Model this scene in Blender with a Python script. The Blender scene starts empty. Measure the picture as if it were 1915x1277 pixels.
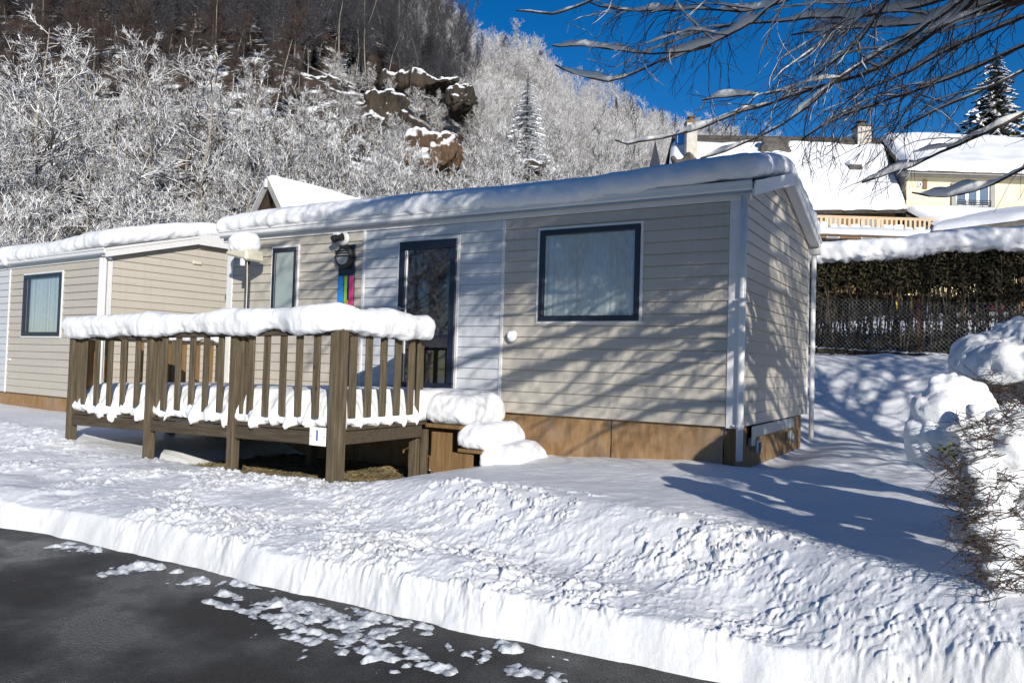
import bpy, math, random
import numpy as np
from mathutils import Matrix, Vector
random.seed(7)
rng = np.random.default_rng(11)
S = bpy.context.scene
col = S.collection

# ------------------------------------------------------------------ camera
C = np.array([2.15320936, -8.31058525, 0.58449847])
R = np.array([[0.85870528, 0.009551, -0.51238073],
              [0.51161424, 0.04177047, 0.85819933],
              [0.02959904, -0.99908158, 0.0309821]])      # columns: right, down, forward
F = 1448.4646
cam = bpy.data.objects.new('camera', bpy.data.cameras.new('camera'))
col.objects.link(cam)
M = Matrix.Identity(4)
for i in range(3):
    M[i][0] = R[i, 0]; M[i][1] = -R[i, 1]; M[i][2] = -R[i, 2]; M[i][3] = C[i]
cam.matrix_world = M
cam.data.sensor_width = 36.0
cam.data.lens = 36.0 * F / 1915.0
cam.data.clip_end = 3000
cam.data.clip_start = 0.05
S.camera = cam

# ------------------------------------------------------------------ light
SX, SY, SZ = -1.1, 1.0, -0.48            # the way the sunlight travels
EL = math.atan(-SZ / math.hypot(SX, SY))
w = bpy.data.worlds.new('World'); S.world = w; w.use_nodes = True
nt = w.node_tree; nt.nodes.clear()
sky = nt.nodes.new('ShaderNodeTexSky'); sky.sky_type = 'NISHITA'; sky.sun_disc = False
sky.sun_elevation = EL
sky.sun_rotation = math.atan2(-SX, -SY)
sky.air_density = 1.0; sky.dust_density = 0.2; sky.ozone_density = 4.0; sky.altitude = 1200
hs = nt.nodes.new('ShaderNodeHueSaturation'); hs.inputs['Saturation'].default_value = 1.3; hs.inputs['Hue'].default_value = .506
hs.inputs['Value'].default_value = 1.0
bg = nt.nodes.new('ShaderNodeBackground'); bg.inputs['Strength'].default_value = 0.092
wo = nt.nodes.new('ShaderNodeOutputWorld')
nt.links.new(sky.outputs[0], hs.inputs['Color']); nt.links.new(hs.outputs[0], bg.inputs['Color'])
nt.links.new(bg.outputs[0], wo.inputs['Surface'])
sun = bpy.data.objects.new('sun', bpy.data.lights.new('sun', 'SUN')); col.objects.link(sun)
sun.data.energy = 4.7; sun.data.angle = math.radians(0.5); sun.data.color = (1.0, 0.935, 0.83)
sun.rotation_euler = Vector((SX, SY, SZ)).to_track_quat('-Z', 'Y').to_euler()
S.view_settings.view_transform = 'Standard'
S.view_settings.look = 'None'
S.view_settings.exposure = 0.2
S.cycles.max_bounces = 6
S.cycles.transparent_max_bounces = 12

# ------------------------------------------------------------------ helpers
def onY(px, py, y):
    r = R @ np.array([px - 957.5, py - 638.5, F]); return C + r * ((y - C[1]) / r[1])
def onZ(px, py, z):
    r = R @ np.array([px - 957.5, py - 638.5, F]); return C + r * ((z - C[2]) / r[2])
def atD(px, py, d):
    r = R @ np.array([px - 957.5, py - 638.5, F]); return C + r / F * d
def proj(P):
    q = (np.atleast_2d(P) - C) @ R
    return 957.5 + F * q[:, 0] / q[:, 2], 638.5 + F * q[:, 1] / q[:, 2], q[:, 2]

def _hash(ix, iy, iz, seed):
    h = (ix * 374761393 + iy * 668265263 + iz * 2147483647 + seed * 1274126177) & 0xffffffff
    h = ((h ^ (h >> 13)) * 1274126177) & 0xffffffff
    h = ((h ^ (h >> 16)) * 2246822519) & 0xffffffff
    return ((h ^ (h >> 15)) & 0xffffff).astype(np.float64) / 0xffffff * 2 - 1
def vnoise(P, scale, seed=0):
    Q = np.asarray(P, float) / scale
    I = np.floor(Q).astype(np.int64); f = Q - I; f = f * f * f * (f * (f * 6 - 15) + 10)
    r = 0
    for a in (0, 1):
        wa = f[:, 0] if a else 1 - f[:, 0]
        for b in (0, 1):
            wb = f[:, 1] if b else 1 - f[:, 1]
            for c_ in (0, 1):
                wc = f[:, 2] if c_ else 1 - f[:, 2]
                r = r + wa * wb * wc * _hash(I[:, 0] + a, I[:, 1] + b, I[:, 2] + c_, seed)
    return r
def fbm(P, scale, octv=3, seed=0, gain=0.5):
    r = 0; a = 1
    for k in range(octv):
        r = r + a * vnoise(P, scale / 2 ** k, seed + k * 17); a *= gain
    return r
def sstep(a, b, x):
    t = np.clip((np.asarray(x, float) - a) / (b - a), 0, 1); return t * t * (3 - 2 * t)

def mkobj(name, V, Fc, mat, parent=None, smooth=False, mats=None, midx=None):
    me = bpy.data.meshes.new(name)
    V = np.asarray(V, np.float32)
    if isinstance(Fc, np.ndarray):
        n, k = Fc.shape
        me.vertices.add(len(V)); me.vertices.foreach_set('co', V.ravel())
        me.loops.add(n * k); me.loops.foreach_set('vertex_index', Fc.astype(np.int32).ravel())
        me.polygons.add(n); me.polygons.foreach_set('loop_start', np.arange(0, n * k, k, dtype=np.int32))
        me.update(calc_edges=True)
    else:
        me.from_pydata(V.tolist(), [], Fc); me.update()
    for m_ in (mats or [mat]): me.materials.append(m_)
    if midx is not None: me.polygons.foreach_set('material_index', np.asarray(midx, np.int32))
    if smooth: me.polygons.foreach_set('use_smooth', np.ones(len(me.polygons), bool))
    o = bpy.data.objects.new(name, me); col.objects.link(o)
    if parent: o.parent = parent
    return o
def tag(o, label=None, cat=None, group=None, kind=None):
    if label: o['label'] = label
    if cat: o['category'] = cat
    if group: o['group'] = group
    if kind: o['kind'] = kind
    return o
def empty(name, loc=(0, 0, 0), rz=0.0):
    o = bpy.data.objects.new(name, None); col.objects.link(o)
    o.location = loc; o.rotation_euler = (0, 0, rz); o.empty_display_size = .2
    return o
KIDS = {}
def copy_tree(o, parent=None):
    c_ = o.copy(); col.objects.link(c_)
    if parent: c_.parent = parent
    if o.name not in KIDS: KIDS[o.name] = list(o.children)
    for ch in KIDS[o.name]: copy_tree(ch, c_)
    return c_

class MB:
    """collects shapes into one mesh"""
    def __init__(s): s.V = []; s.F = []; s.n = 0; s.mi = []
    def add(s, V, Fc, mi=0):
        V = np.asarray(V, float); s.V.append(V)
        for f in (Fc.tolist() if isinstance(Fc, np.ndarray) else Fc):
            s.F.append([i + s.n for i in f]); s.mi.append(mi)
        s.n += len(V); return s
    def box(s, x0, x1, y0, y1, z0, z1, b=0.0, mi=0, T=None):
        if b <= 0:
            V = np.array([(x, y, z) for x in (x0, x1) for y in (y0, y1) for z in (z0, z1)], float)
            Fc = [(0, 1, 3, 2), (4, 6, 7, 5), (0, 4, 5, 1), (2, 3, 7, 6), (0, 2, 6, 4), (1, 5, 7, 3)]
        else:
            cx, cy, cz = (x0 + x1) / 2, (y0 + y1) / 2, (z0 + z1) / 2
            hx, hy, hz = (x1 - x0) / 2, (y1 - y0) / 2, (z1 - z0) / 2
            b = min(b, hx * .49, hy * .49, hz * .49)
            V = []; idx = {}
            for sx in (-1, 1):
                for sy in (-1, 1):
                    for sz in (-1, 1):
                        for ax in range(3):
                            p = [sx * (hx - b), sy * (hy - b), sz * (hz - b)]
                            p[ax] = (sx * hx, sy * hy, sz * hz)[ax]
                            idx[(sx, sy, sz, ax)] = len(V); V.append((cx + p[0], cy + p[1], cz + p[2]))
            Fc = []
            g = lambda *a: idx[a]
            for sg in (-1, 1):
                q = [(sg, -1, -1), (sg, 1, -1), (sg, 1, 1), (sg, -1, 1)]
                f = [g(*c_, 0) for c_ in q]; Fc.append(f if sg > 0 else f[::-1])
                q = [(-1, sg, -1), (-1, sg, 1), (1, sg, 1), (1, sg, -1)]
                f = [g(*c_, 1) for c_ in q]; Fc.append(f if sg > 0 else f[::-1])
                q = [(-1, -1, sg), (1, -1, sg), (1, 1, sg), (-1, 1, sg)]
                f = [g(*c_, 2) for c_ in q]; Fc.append(f if sg > 0 else f[::-1])
            for a in (-1, 1):
                for c_ in (-1, 1):
                    Fc.append([g(a, c_, -1, 0), g(a, c_, 1, 0), g(a, c_, 1, 1), g(a, c_, -1, 1)])
                    Fc.append([g(a, -1, c_, 0), g(a, 1, c_, 0), g(a, 1, c_, 2), g(a, -1, c_, 2)])
                    Fc.append([g(-1, a, c_, 1), g(1, a, c_, 1), g(1, a, c_, 2), g(-1, a, c_, 2)])
            for sx in (-1, 1):
                for sy in (-1, 1):
                    for sz in (-1, 1): Fc.append([g(sx, sy, sz, 0), g(sx, sy, sz, 1), g(sx, sy, sz, 2)])
            V = np.array(V)
        if T is not None: V = T(V)
        return s.add(V, Fc, mi)
    def quad(s, a, b, c_, d, mi=0): return s.add([a, b, c_, d], [(0, 1, 2, 3)], mi)
    def tube(s, path, rad, sides=8, cap=True, mi=0):
        V, Fc = tube_np(path, rad, sides, cap); return s.add(V, Fc, mi)
    def build(s, name, mat, parent=None, smooth=False, mats=None):
        o = mkobj(name, np.concatenate(s.V), s.F, mat, parent, smooth, mats, s.mi if mats else None)
        return o

def tube_np(path, rad, sides=6, cap=True):
    P = np.asarray(path, float); n = len(P)
    rad = np.broadcast_to(np.asarray(rad, float), (n,))
    T = np.gradient(P, axis=0); T /= (np.linalg.norm(T, axis=1)[:, None] + 1e-9)
    ref = np.array([0, 0, 1.0]) if abs(T[:, 2]).mean() < .85 else np.array([1.0, 0, 0])
    A = np.cross(T, ref); A /= (np.linalg.norm(A, axis=1)[:, None] + 1e-9); B = np.cross(A, T)
    a = np.arange(sides) / sides * 2 * math.pi
    V = P[:, None, :] + rad[:, None, None] * (np.cos(a)[None, :, None] * A[:, None, :] + np.sin(a)[None, :, None] * B[:, None, :])
    V = V.reshape(-1, 3)
    Fc = []
    for i in range(n - 1):
        for j in range(sides):
            k = (j + 1) % sides
            Fc.append((i * sides + j, i * sides + k, (i + 1) * sides + k, (i + 1) * sides + j))
    if cap and sides > 2:
        Fc.append(tuple(range(sides))[::-1]); Fc.append(tuple((n - 1) * sides + j for j in range(sides)))
    return V, Fc

class TB:
    """fast collector of many quad tubes"""
    C = {}
    def __init__(s): s.V = []; s.F = []; s.n = 0
    def tube(s, path, rad, sides=3):
        P = np.asarray(path, float); n = len(P)
        rad = np.broadcast_to(np.asarray(rad, float), (n,))
        T = np.empty_like(P); T[1:-1] = P[2:] - P[:-2]; T[0] = P[1] - P[0]; T[-1] = P[-1] - P[-2]
        T /= np.sqrt((T * T).sum(1))[:, None] + 1e-9
        A = np.zeros_like(P)
        if abs(T[:, 2]).mean() < .9: A[:, 0] = T[:, 1]; A[:, 1] = -T[:, 0]
        else: A[:, 1] = T[:, 2]; A[:, 2] = -T[:, 1]
        A /= np.sqrt((A * A).sum(1))[:, None] + 1e-9
        B = A[:, [1, 2, 0]] * T[:, [2, 0, 1]] - A[:, [2, 0, 1]] * T[:, [1, 2, 0]]
        key = (n, sides)
        if key not in TB.C:
            a = np.arange(sides) / sides * 2 * math.pi + (math.pi / 2)
            i = np.repeat(np.arange(n - 1), sides); j = np.tile(np.arange(sides), n - 1); k = (j + 1) % sides
            TB.C[key] = (np.cos(a)[None, :, None], np.sin(a)[None, :, None], np.stack([i * sides + j, i * sides + k, (i + 1) * sides + k, (i + 1) * sides + j], 1))
        ca, sa, fc = TB.C[key]
        V = P[:, None, :] + rad[:, None, None] * (ca * A[:, None, :] + sa * B[:, None, :])
        s.F.append(fc + s.n)
        s.V.append(V.reshape(-1, 3)); s.n += n * sides
    def build(s, name, mat, parent=None, smooth=True):
        return mkobj(name, np.concatenate(s.V), np.concatenate(s.F), mat, parent, smooth)

def boxgrid(h, div):
    """closed box surface grid, half sizes h, cell about div"""
    n = [max(2, int(round(2 * hh / div))) for hh in h]
    V = []; Fc = []; off = 0
    for ax in range(3):
        u, v = [(1, 2), (2, 0), (0, 1)][ax]
        for sg in (-1, 1):
            a = np.linspace(-1, 1, n[u] + 1); b = np.linspace(-1, 1, n[v] + 1)
            A, B = np.meshgrid(a, b, indexing='ij')
            P = np.zeros(A.shape + (3,)); P[..., ax] = sg * h[ax]; P[..., u] = A * h[u]; P[..., v] = B * h[v]
            m = n[v] + 1
            i, j = np.meshgrid(np.arange(n[u]), np.arange(n[v]), indexing='ij'); i = i.ravel(); j = j.ravel()
            q = np.stack([i * m + j, (i + 1) * m + j, (i + 1) * m + j + 1, i * m + j + 1], 1)
            if sg < 0: q = q[:, ::-1]
            V.append(P.reshape(-1, 3)); Fc.append(q + off); off += len(V[-1])
    V = np.concatenate(V); Fc = np.concatenate(Fc)
    key = np.round(V * 1e5).astype(np.int64)
    _, first, inv = np.unique(key, axis=0, return_index=True, return_inverse=True)
    return V[first], inv.ravel()[Fc]
def roundbox(h, r, div):
    """rounded box: vertices, outward normals, faces"""
    V, Fc = boxgrid(h, div)
    h = np.array(h); r = min(r, *(h * .98))
    core = np.clip(V, -(h - r), h - r); d = V - core
    d = d / (np.linalg.norm(d, axis=1)[:, None] + 1e-9)
    return core + r * d, d, Fc
def snow_pad(name, x0, x1, y0, y1, z0, z1, parent, bend=None, r=.12, div=.035, amp=.02, seed=1, fine=.006, mat=None, sag=.02, edge=None):
    h = ((x1 - x0) / 2, (y1 - y0) / 2, (z1 - z0) / 2)
    V, N, Fc = roundbox(h, r, div)
    V = V + np.array([(x0 + x1) / 2, (y0 + y1) / 2, (z0 + z1) / 2])
    a = fbm(V, .30, 2, seed)[:, None] * amp + fbm(V, .07, 2, seed + 5)[:, None] * fine
    side = (1 - np.abs(N[:, 2]))[:, None]
    low = (V[:, 2] < z0 + (z1 - z0) * .35)[:, None]
    a = a * (0.45 + .8 * side)
    V = V + N * a
    V[:, 2] -= sag * sstep(-.2, 1, -N[:, 2]) * (fbm(V, .09, 2, seed + 9) > .15) * side[:, 0] * 2
    if edge is not None: V = edge(V, N)
    if bend is not None: V = bend(V)
    return mkobj(name, V, Fc, mat or MAT['snow'], parent, True)

# ------------------------------------------------------------------ materials
MAT = {}
def mat(name, base, rough=.6, spec=.5, metal=0.0):
    m = bpy.data.materials.new(name); m.use_nodes = True
    b = m.node_tree.nodes['Principled BSDF']
    b.inputs['Base Color'].default_value = (*base, 1); b.inputs['Roughness'].default_value = rough
    b.inputs['Specular IOR Level'].default_value = spec; b.inputs['Metallic'].default_value = metal
    MAT[name] = m; return m
def nd(m, t, **kw):
    n = m.node_tree.nodes.new(t)
    for k, v in kw.items():
        if hasattr(n, k): setattr(n, k, v)
        else: n.inputs[k.replace('_', ' ')].default_value = v
    return n
def lk(m, a, b): m.node_tree.links.new(a, b)
def pb(m): return m.node_tree.nodes['Principled BSDF']
def coords(m, scale=(1, 1, 1)):
    g = nd(m, 'ShaderNodeNewGeometry'); mp = nd(m, 'ShaderNodeMapping'); mp.inputs['Scale'].default_value = scale
    lk(m, g.outputs['Position'], mp.inputs['Vector']); return mp.outputs[0]
def ocoords(m, scale=(1, 1, 1)):
    g = nd(m, 'ShaderNodeTexCoord'); mp = nd(m, 'ShaderNodeMapping'); mp.inputs['Scale'].default_value = scale
    lk(m, g.outputs['Object'], mp.inputs['Vector']); return mp.outputs[0]
def noise(m, vec, scale, detail=4, rough=.55):
    n = nd(m, 'ShaderNodeTexNoise'); n.inputs['Scale'].default_value = scale; n.inputs['Detail'].default_value = detail
    n.inputs['Roughness'].default_value = rough; lk(m, vec, n.inputs['Vector']); return n.outputs['Fac']
def ramp(m, fac, stops):
    n = nd(m, 'ShaderNodeValToRGB'); e = n.color_ramp.elements
    while len(e) > len(stops): e.remove(e[-1])
    while len(e) < len(stops): e.new(0.5)
    for el, (p, c_) in zip(e, stops):
        el.position = p; el.color = (*c_, 1) if len(c_) == 3 else c_
    lk(m, fac, n.inputs['Fac']); return n.outputs['Color']
def mix(m, fac, a, b):
    n = nd(m, 'ShaderNodeMix', data_type='RGBA')
    if isinstance(fac, (int, float)): n.inputs[0].default_value = fac
    else: lk(m, fac, n.inputs[0])
    for s_, i in ((a, 6), (b, 7)):
        if isinstance(s_, tuple): n.inputs[i].default_value = (*s_, 1)
        else: lk(m, s_, n.inputs[i])
    return n.outputs[2]
def math_(m, op, a, b=None):
    n = nd(m, 'ShaderNodeMath', operation=op)
    for s_, i in ((a, 0), (b, 1)):
        if s_ is None: continue
        if isinstance(s_, (int, float)): n.inputs[i].default_value = s_
        else: lk(m, s_, n.inputs[i])
    return n.outputs[0]
def bump(m, h, strength, dist, prev=None):
    n = nd(m, 'ShaderNodeBump'); n.inputs['Strength'].default_value = strength; n.inputs['Distance'].default_value = dist
    lk(m, h, n.inputs['Height'])
    if prev is not None: lk(m, prev, n.inputs['Normal'])
    return n.outputs[0]
def setbump(m, h, strength, dist): lk(m, bump(m, h, strength, dist), pb(m).inputs['Normal'])

def snowmat(name, rough_amp, coarse):
    m = mat(name, (.84, .86, .89), .55, .35)
    v = coords(m)
    n1 = noise(m, v, 22 if not coarse else 12, 5, .6); n2 = noise(m, v, 140, 4, .65)
    c_ = ramp(m, noise(m, v, 1.3, 3), [(.3, (.77, .80, .85)), (.7, (.83, .84, .855))])
    lk(m, c_, pb(m).inputs['Base Color'])
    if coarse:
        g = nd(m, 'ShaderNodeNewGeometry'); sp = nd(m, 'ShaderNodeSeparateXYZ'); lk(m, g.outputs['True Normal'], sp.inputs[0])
        c_ = mix(m, ramp(m, sp.outputs['Z'], [(.30, (.85, .85, .85)), (.70, (0, 0, 0))]), c_, (.64, .655, .675))  # steep snow greyed in its colour to dim the sunlit bank face
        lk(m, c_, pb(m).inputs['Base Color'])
    b1 = bump(m, n1, .38, rough_amp)
    lk(m, bump(m, n2, .5, .006, b1), pb(m).inputs['Normal'])
    return m
snowmat('snow', .018, False)
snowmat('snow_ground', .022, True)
def twotone(name, c1, c2, scale, rough=.7, stretch=(1, 1, 1), bs=.3, bd=.004, detail=5, spec=.3, obj=False):
    m = mat(name, c1, rough, spec)
    v = (ocoords if obj else coords)(m, stretch)
    n = noise(m, v, scale, detail, .6)
    lk(m, ramp(m, n, [(.35, c1), (.65, c2)]), pb(m).inputs['Base Color'])
    if bs: setbump(m, n, bs, bd)
    return m
def siding(name, c1, c2):
    m = mat(name, c1, .45, .4)
    v = coords(m, (.6, .6, 9)); v2 = coords(m, (3, 3, 90))
    n = noise(m, v, 1.2, 4); n2 = noise(m, v2, 6, 3)
    dirt = noise(m, coords(m, (1, 1, 1)), .9, 4)
    drip = noise(m, coords(m, (9, 9, .5)), 2.2, 4)
    c_ = mix(m, ramp(m, drip, [(.50, (0, 0, 0)), (.75, (.22, .22, .22))]), ramp(m, n, [(.3, c1), (.7, c2)]), tuple(x * .62 for x in c1))
    c_ = mix(m, math_(m, 'MULTIPLY', dirt, .30), c_, tuple(x * .78 for x in c1))
    lk(m, c_, pb(m).inputs['Base Color']); setbump(m, n2, .12, .002)
siding('siding_beige', (.455, .42, .365), (.51, .475, .415))
siding('siding_white', (.52, .545, .58), (.57, .59, .62))
siding('trim_white', (.66, .665, .67), (.72, .72, .72))
siding('cream', (.62, .58, .47), (.68, .64, .52))
mat('navy', (.012, .018, .035), .32, .5)
mat('dark_inside', (.02, .022, .026), .9, .2)
mat('pvc', (.68, .69, .70), .35, .5)
mat('galv', (.38, .40, .42), .45, .5, .6)
mat('rust', (.085, .035, .022), .85, .2)
mat('blue', (.02, .22, .62), .5); mat('green', (.22, .48, .05), .5); mat('orange', (.75, .30, .04), .5); mat('magenta', (.55, .04, .20), .5)
mat('ink_blue', (.02, .06, .38), .6); mat('sign_white', (.80, .80, .78), .4)
mat('yellow', (.75, .50, .01), .5); mat('red', (.50, .02, .05), .5)
mat('black_rubber', (.015, .015, .017), .6)
mat('lens_grey', (.30, .31, .33), .3)
def glassm(name, tint, rough=.03, refl=.04):
    m = bpy.data.materials.new(name); m.use_nodes = True; n_ = m.node_tree; n_.nodes.clear()
    o = n_.nodes.new('ShaderNodeOutputMaterial'); g = n_.nodes.new('ShaderNodeBsdfGlossy'); g.inputs['Roughness'].default_value = rough
    t = n_.nodes.new('ShaderNodeBsdfTransparent'); t.inputs['Color'].default_value = (*tint, 1)
    fw_ = n_.nodes.new('ShaderNodeLayerWeight'); fw_.inputs['Blend'].default_value = .35; fr = n_.nodes.new('ShaderNodeMapRange'); fr.inputs['To Min'].default_value = refl; fr.inputs['To Max'].default_value = .9; n_.links.new(fw_.outputs['Facing'], fr.inputs['Value'])
    mx = n_.nodes.new('ShaderNodeMixShader')
    n_.links.new(fr.outputs[0], mx.inputs[0]); n_.links.new(t.outputs[0], mx.inputs[1]); n_.links.new(g.outputs[0], mx.inputs[2])
    n_.links.new(mx.outputs[0], o.inputs['Surface']); MAT[name] = m
glassm('glass', (.80, .84, .86)); glassm('glass_dark', (.16, .19, .24), refl=.14)
m = mat('frosted', (.30, .36, .36), .22, .5); setbump(m, noise(m, coords(m), 30, 3), .1, .002)
m = mat('curtain', (.42, .46, .50), .9, .1)
wv = nd(m, 'ShaderNodeTexWave'); wv.inputs['Scale'].default_value = 2.2; wv.inputs['Distortion'].default_value = 2.5
lk(m, coords(m, (1, 0.2, .12)), wv.inputs['Vector'])
lk(m, ramp(m, noise(m, coords(m, (6, 1, 1.5)), 6, 6), [(.3, (.60, .60, .58)), (.7, (.80, .80, .78))]), pb(m).inputs['Base Color'])

def woodm(name, c1, c2, c3, vert=True):
    m = mat(name, c1, .8, .2)
    v = coords(m, (14, 14, 1.2) if vert else (1.2, 14, 14))
    n = noise(m, v, 2.2, 6, .62); big = noise(m, coords(m), 3.0, 3)
    c_ = ramp(m, n, [(.25, c2), (.5, c1), (.75, c3)])
    kn = nd(m, 'ShaderNodeTexVoronoi'); kn.inputs['Scale'].default_value = 5.0
    lk(m, coords(m, (1, 1, .45) if vert else (.45, 1, 1)), kn.inputs['Vector'])
    k = ramp(m, kn.outputs['Distance'], [(.0, (1, 1, 1)), (.10, (0, 0, 0))])
    c_ = mix(m, math_(m, 'MULTIPLY', big, .6), c_, c2)
    c_ = mix(m, k, c_, tuple(x * .35 for x in c2))
    lk(m, c_, pb(m).inputs['Base Color']); setbump(m, n, .35, .004)
woodm('deckwood', (.120, .096, .062), (.054, .042, .028), (.205, .170, .118))
woodm('deckwood_h', (.085, .066, .046), (.04, .032, .024), (.14, .115, .085), False)
woodm('newwood', (.22, .135, .06), (.12, .07, .03), (.30, .20, .10))
woodm('balcony_wood', (.60, .46, .32), (.46, .33, .21), (.70, .56, .40))
def plywood():
    m = mat('plywood', (.26, .16, .08), .75, .2)
    n = noise(m, coords(m, (3, 3, .9)), 5, 7, .65); big = noise(m, coords(m, (1, 1, 1.4)), 1.7, 5, .6); fi = noise(m, coords(m, (60, 60, 5)), 2, 3)
    c_ = ramp(m, n, [(.25, (.20, .110, .045)), (.5, (.30, .190, .095)), (.75, (.40, .28, .165))])
    c_ = mix(m, ramp(m, big, [(.50, (0, 0, 0)), (.75, (.8, .8, .8))]), c_, (.33, .27, .22))
    g = nd(m, 'ShaderNodeSeparateXYZ'); lk(m, coords(m), g.inputs[0])
    c_ = mix(m, math_(m, 'MULTIPLY', fi, .45), c_, (.15, .08, .035))
    lk(m, c_, pb(m).inputs['Base Color']); setbump(m, fi, .3, .002)
plywood()
def asphalt():
    m = mat('asphalt', (.03, .03, .032), .4, .5)
    v = coords(m)
    n = noise(m, v, 170, 3, .7); b_ = noise(m, v, 1.1, 5, .6); s_ = noise(m, v, 60, 4, .6)
    vo = nd(m, 'ShaderNodeTexVoronoi'); vo.inputs['Scale'].default_value = 95; lk(m, v, vo.inputs['Vector'])
    c_ = ramp(m, b_, [(.34, (.006, .0065, .008)), (.5, (.014, .0135, .014)), (.70, (.034, .029, .024))])
    c_ = mix(m, ramp(m, n, [(.50, (0, 0, 0)), (.62, (.8, .8, .8))]), c_, (.075, .070, .064))
    lk(m, c_, pb(m).inputs['Base Color'])
    lk(m, ramp(m, b_, [(.38, (.22, .22, .22)), (.62, (.72, .72, .72))]), pb(m).inputs['Roughness'])
    h = math_(m, 'ADD', vo.outputs['Distance'], s_)
    setbump(m, h, 1.0, .016)
asphalt()
m = mat('slush', (.62, .66, .70), .25, .5)
nn = noise(m, coords(m), 18, 5)
lk(m, ramp(m, nn, [(.35, (.30, .33, .36)), (.6, (.72, .75, .78))]), pb(m).inputs['Base Color']); setbump(m, noise(m, coords(m), 60, 4), .6, .01)
twotone('dirt', (.085, .065, .035), (.20, .165, .095), 22, .9, bs=.8, bd=.02)
twotone('straw', (.22, .17, .09), (.36, .29, .16), 8, .9, bs=0)
twotone('render_yellow', (.70, .61, .42), (.76, .67, .47), 2.5, .9, bs=0)
twotone('grey_wall', (.26, .26, .25), (.33, .32, .30), 2, .9, bs=0)
twotone('brown_wall', (.16, .10, .055), (.22, .145, .08), 3, .8, (1, 1, 6), bs=0)
twotone('slate', (.05, .046, .044), (.12, .11, .10), 3, .8, bs=0)
twotone('chimney_brick', (.42, .38, .34), (.55, .52, .48), 4, .9, bs=0)
twotone('rock', (.16, .095, .045), (.055, .042, .028), .25, .95, (1, 1, 1.5), bs=.8, bd=.5)

def snowy(name, bark1, bark2, lo=.0, hi=.35, snowc=(.82, .84, .87), nscale=3.0, namt=.5, grain=8):
    """bark or needles below, snow on what faces up"""
    m = mat(name, bark1, .8, .2)
    g = nd(m, 'ShaderNodeNewGeometry'); sp = nd(m, 'ShaderNodeSeparateXYZ'); lk(m, g.outputs['Normal'], sp.inputs[0])
    v = coords(m)
    n = noise(m, v, nscale, 3)
    z = math_(m, 'ADD', sp.outputs['Z'], math_(m, 'MULTIPLY', math_(m, 'SUBTRACT', n, .5), namt * 2))
    mr = nd(m, 'ShaderNodeMapRange'); mr.interpolation_type = 'SMOOTHSTEP'
    mr.inputs['From Min'].default_value = lo; mr.inputs['From Max'].default_value = hi
    lk(m, z, mr.inputs['Value'])
    bk = ramp(m, noise(m, v, grain, 4), [(.3, bark1), (.7, bark2)])
    lk(m, mix(m, mr.outputs[0], bk, snowc), pb(m).inputs['Base Color'])
    return m
snowy('bark_pale', (.16, .14, .115), (.36, .33, .28), .20, .5, nscale=5, namt=.9)
snowy('twig_snow', (.028, .022, .018), (.085, .066, .052), -.24, .02, nscale=.9, namt=.6, snowc=(.84, .85, .87))
snowy('twig_frost', (.11, .09, .085), (.22, .19, .18), -.40, .10, nscale=.30, namt=.45, snowc=(.88, .89, .90))
snowy('twig_brown', (.048, .034, .030), (.085, .062, .054), .80, 1.05, nscale=.6, namt=.3)
snowy('twig_shade_tone', (.030, .030, .038), (.062, .058, .066), .55, .95, nscale=.5, namt=.4, snowc=(.6, .65, .72))  # bluish dark bark and dulled snow carry the upper slope's shade as colour
snowy('needle_snow', (.010, .020, .012), (.028, .042, .026), -.35, .05, nscale=1.3, namt=.9)
snowy('needle_white', (.03, .04, .03), (.06, .07, .055), -1.5, -.75, nscale=1.2, namt=1.1)
snowy('needle_shade_tone', (.010, .018, .016), (.022, .034, .028), .45, .9, nscale=.8, namt=.5, snowc=(.6, .65, .7))  # dark needles and sparse dull snow: upper-slope shade put into the colour
snowy('hill_snow', (.030, .024, .020), (.075, .055, .042), .84, 1.0, nscale=.55, namt=.62, grain=.6)
twotone('bark_dark', (.035, .028, .024), (.085, .07, .06), 18, .85, (1, 1, 1), bs=.5, bd=.006)
twotone('twig_near', (.035, .024, .020), (.075, .052, .042), 6, .7, bs=0)
twotone('hedge_leaf', (.014, .014, .007), (.070, .058, .028), 5, .8, bs=0)
twotone('leaf_green', (.06, .085, .012), (.14, .15, .03), 12, .5, bs=0)
twotone('stem', (.055, .042, .03), (.12, .10, .075), 10, .85, bs=0)
snowy('rock_orange', (.135, .082, .046), (.035, .027, .020), .48, .72, nscale=.5, namt=.45, grain=.5)
snowy('rock_snow', (.060, .046, .034), (.022, .020, .017), .55, .75, nscale=.5, namt=.35, grain=.35)

# ------------------------------------------------------------------ ground
YAW = math.atan2(R[1, 0], R[0, 0])
RT = np.array([math.cos(YAW), math.sin(YAW)]); FW = np.array([-math.sin(YAW), math.cos(YAW)])
def loc2w(lx, d): return C[:2] + np.asarray(lx)[..., None] * RT + np.asarray(d)[..., None] * FW
def hz_y(px): return 683.4 + .0296 * (px - 957.5)

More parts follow.
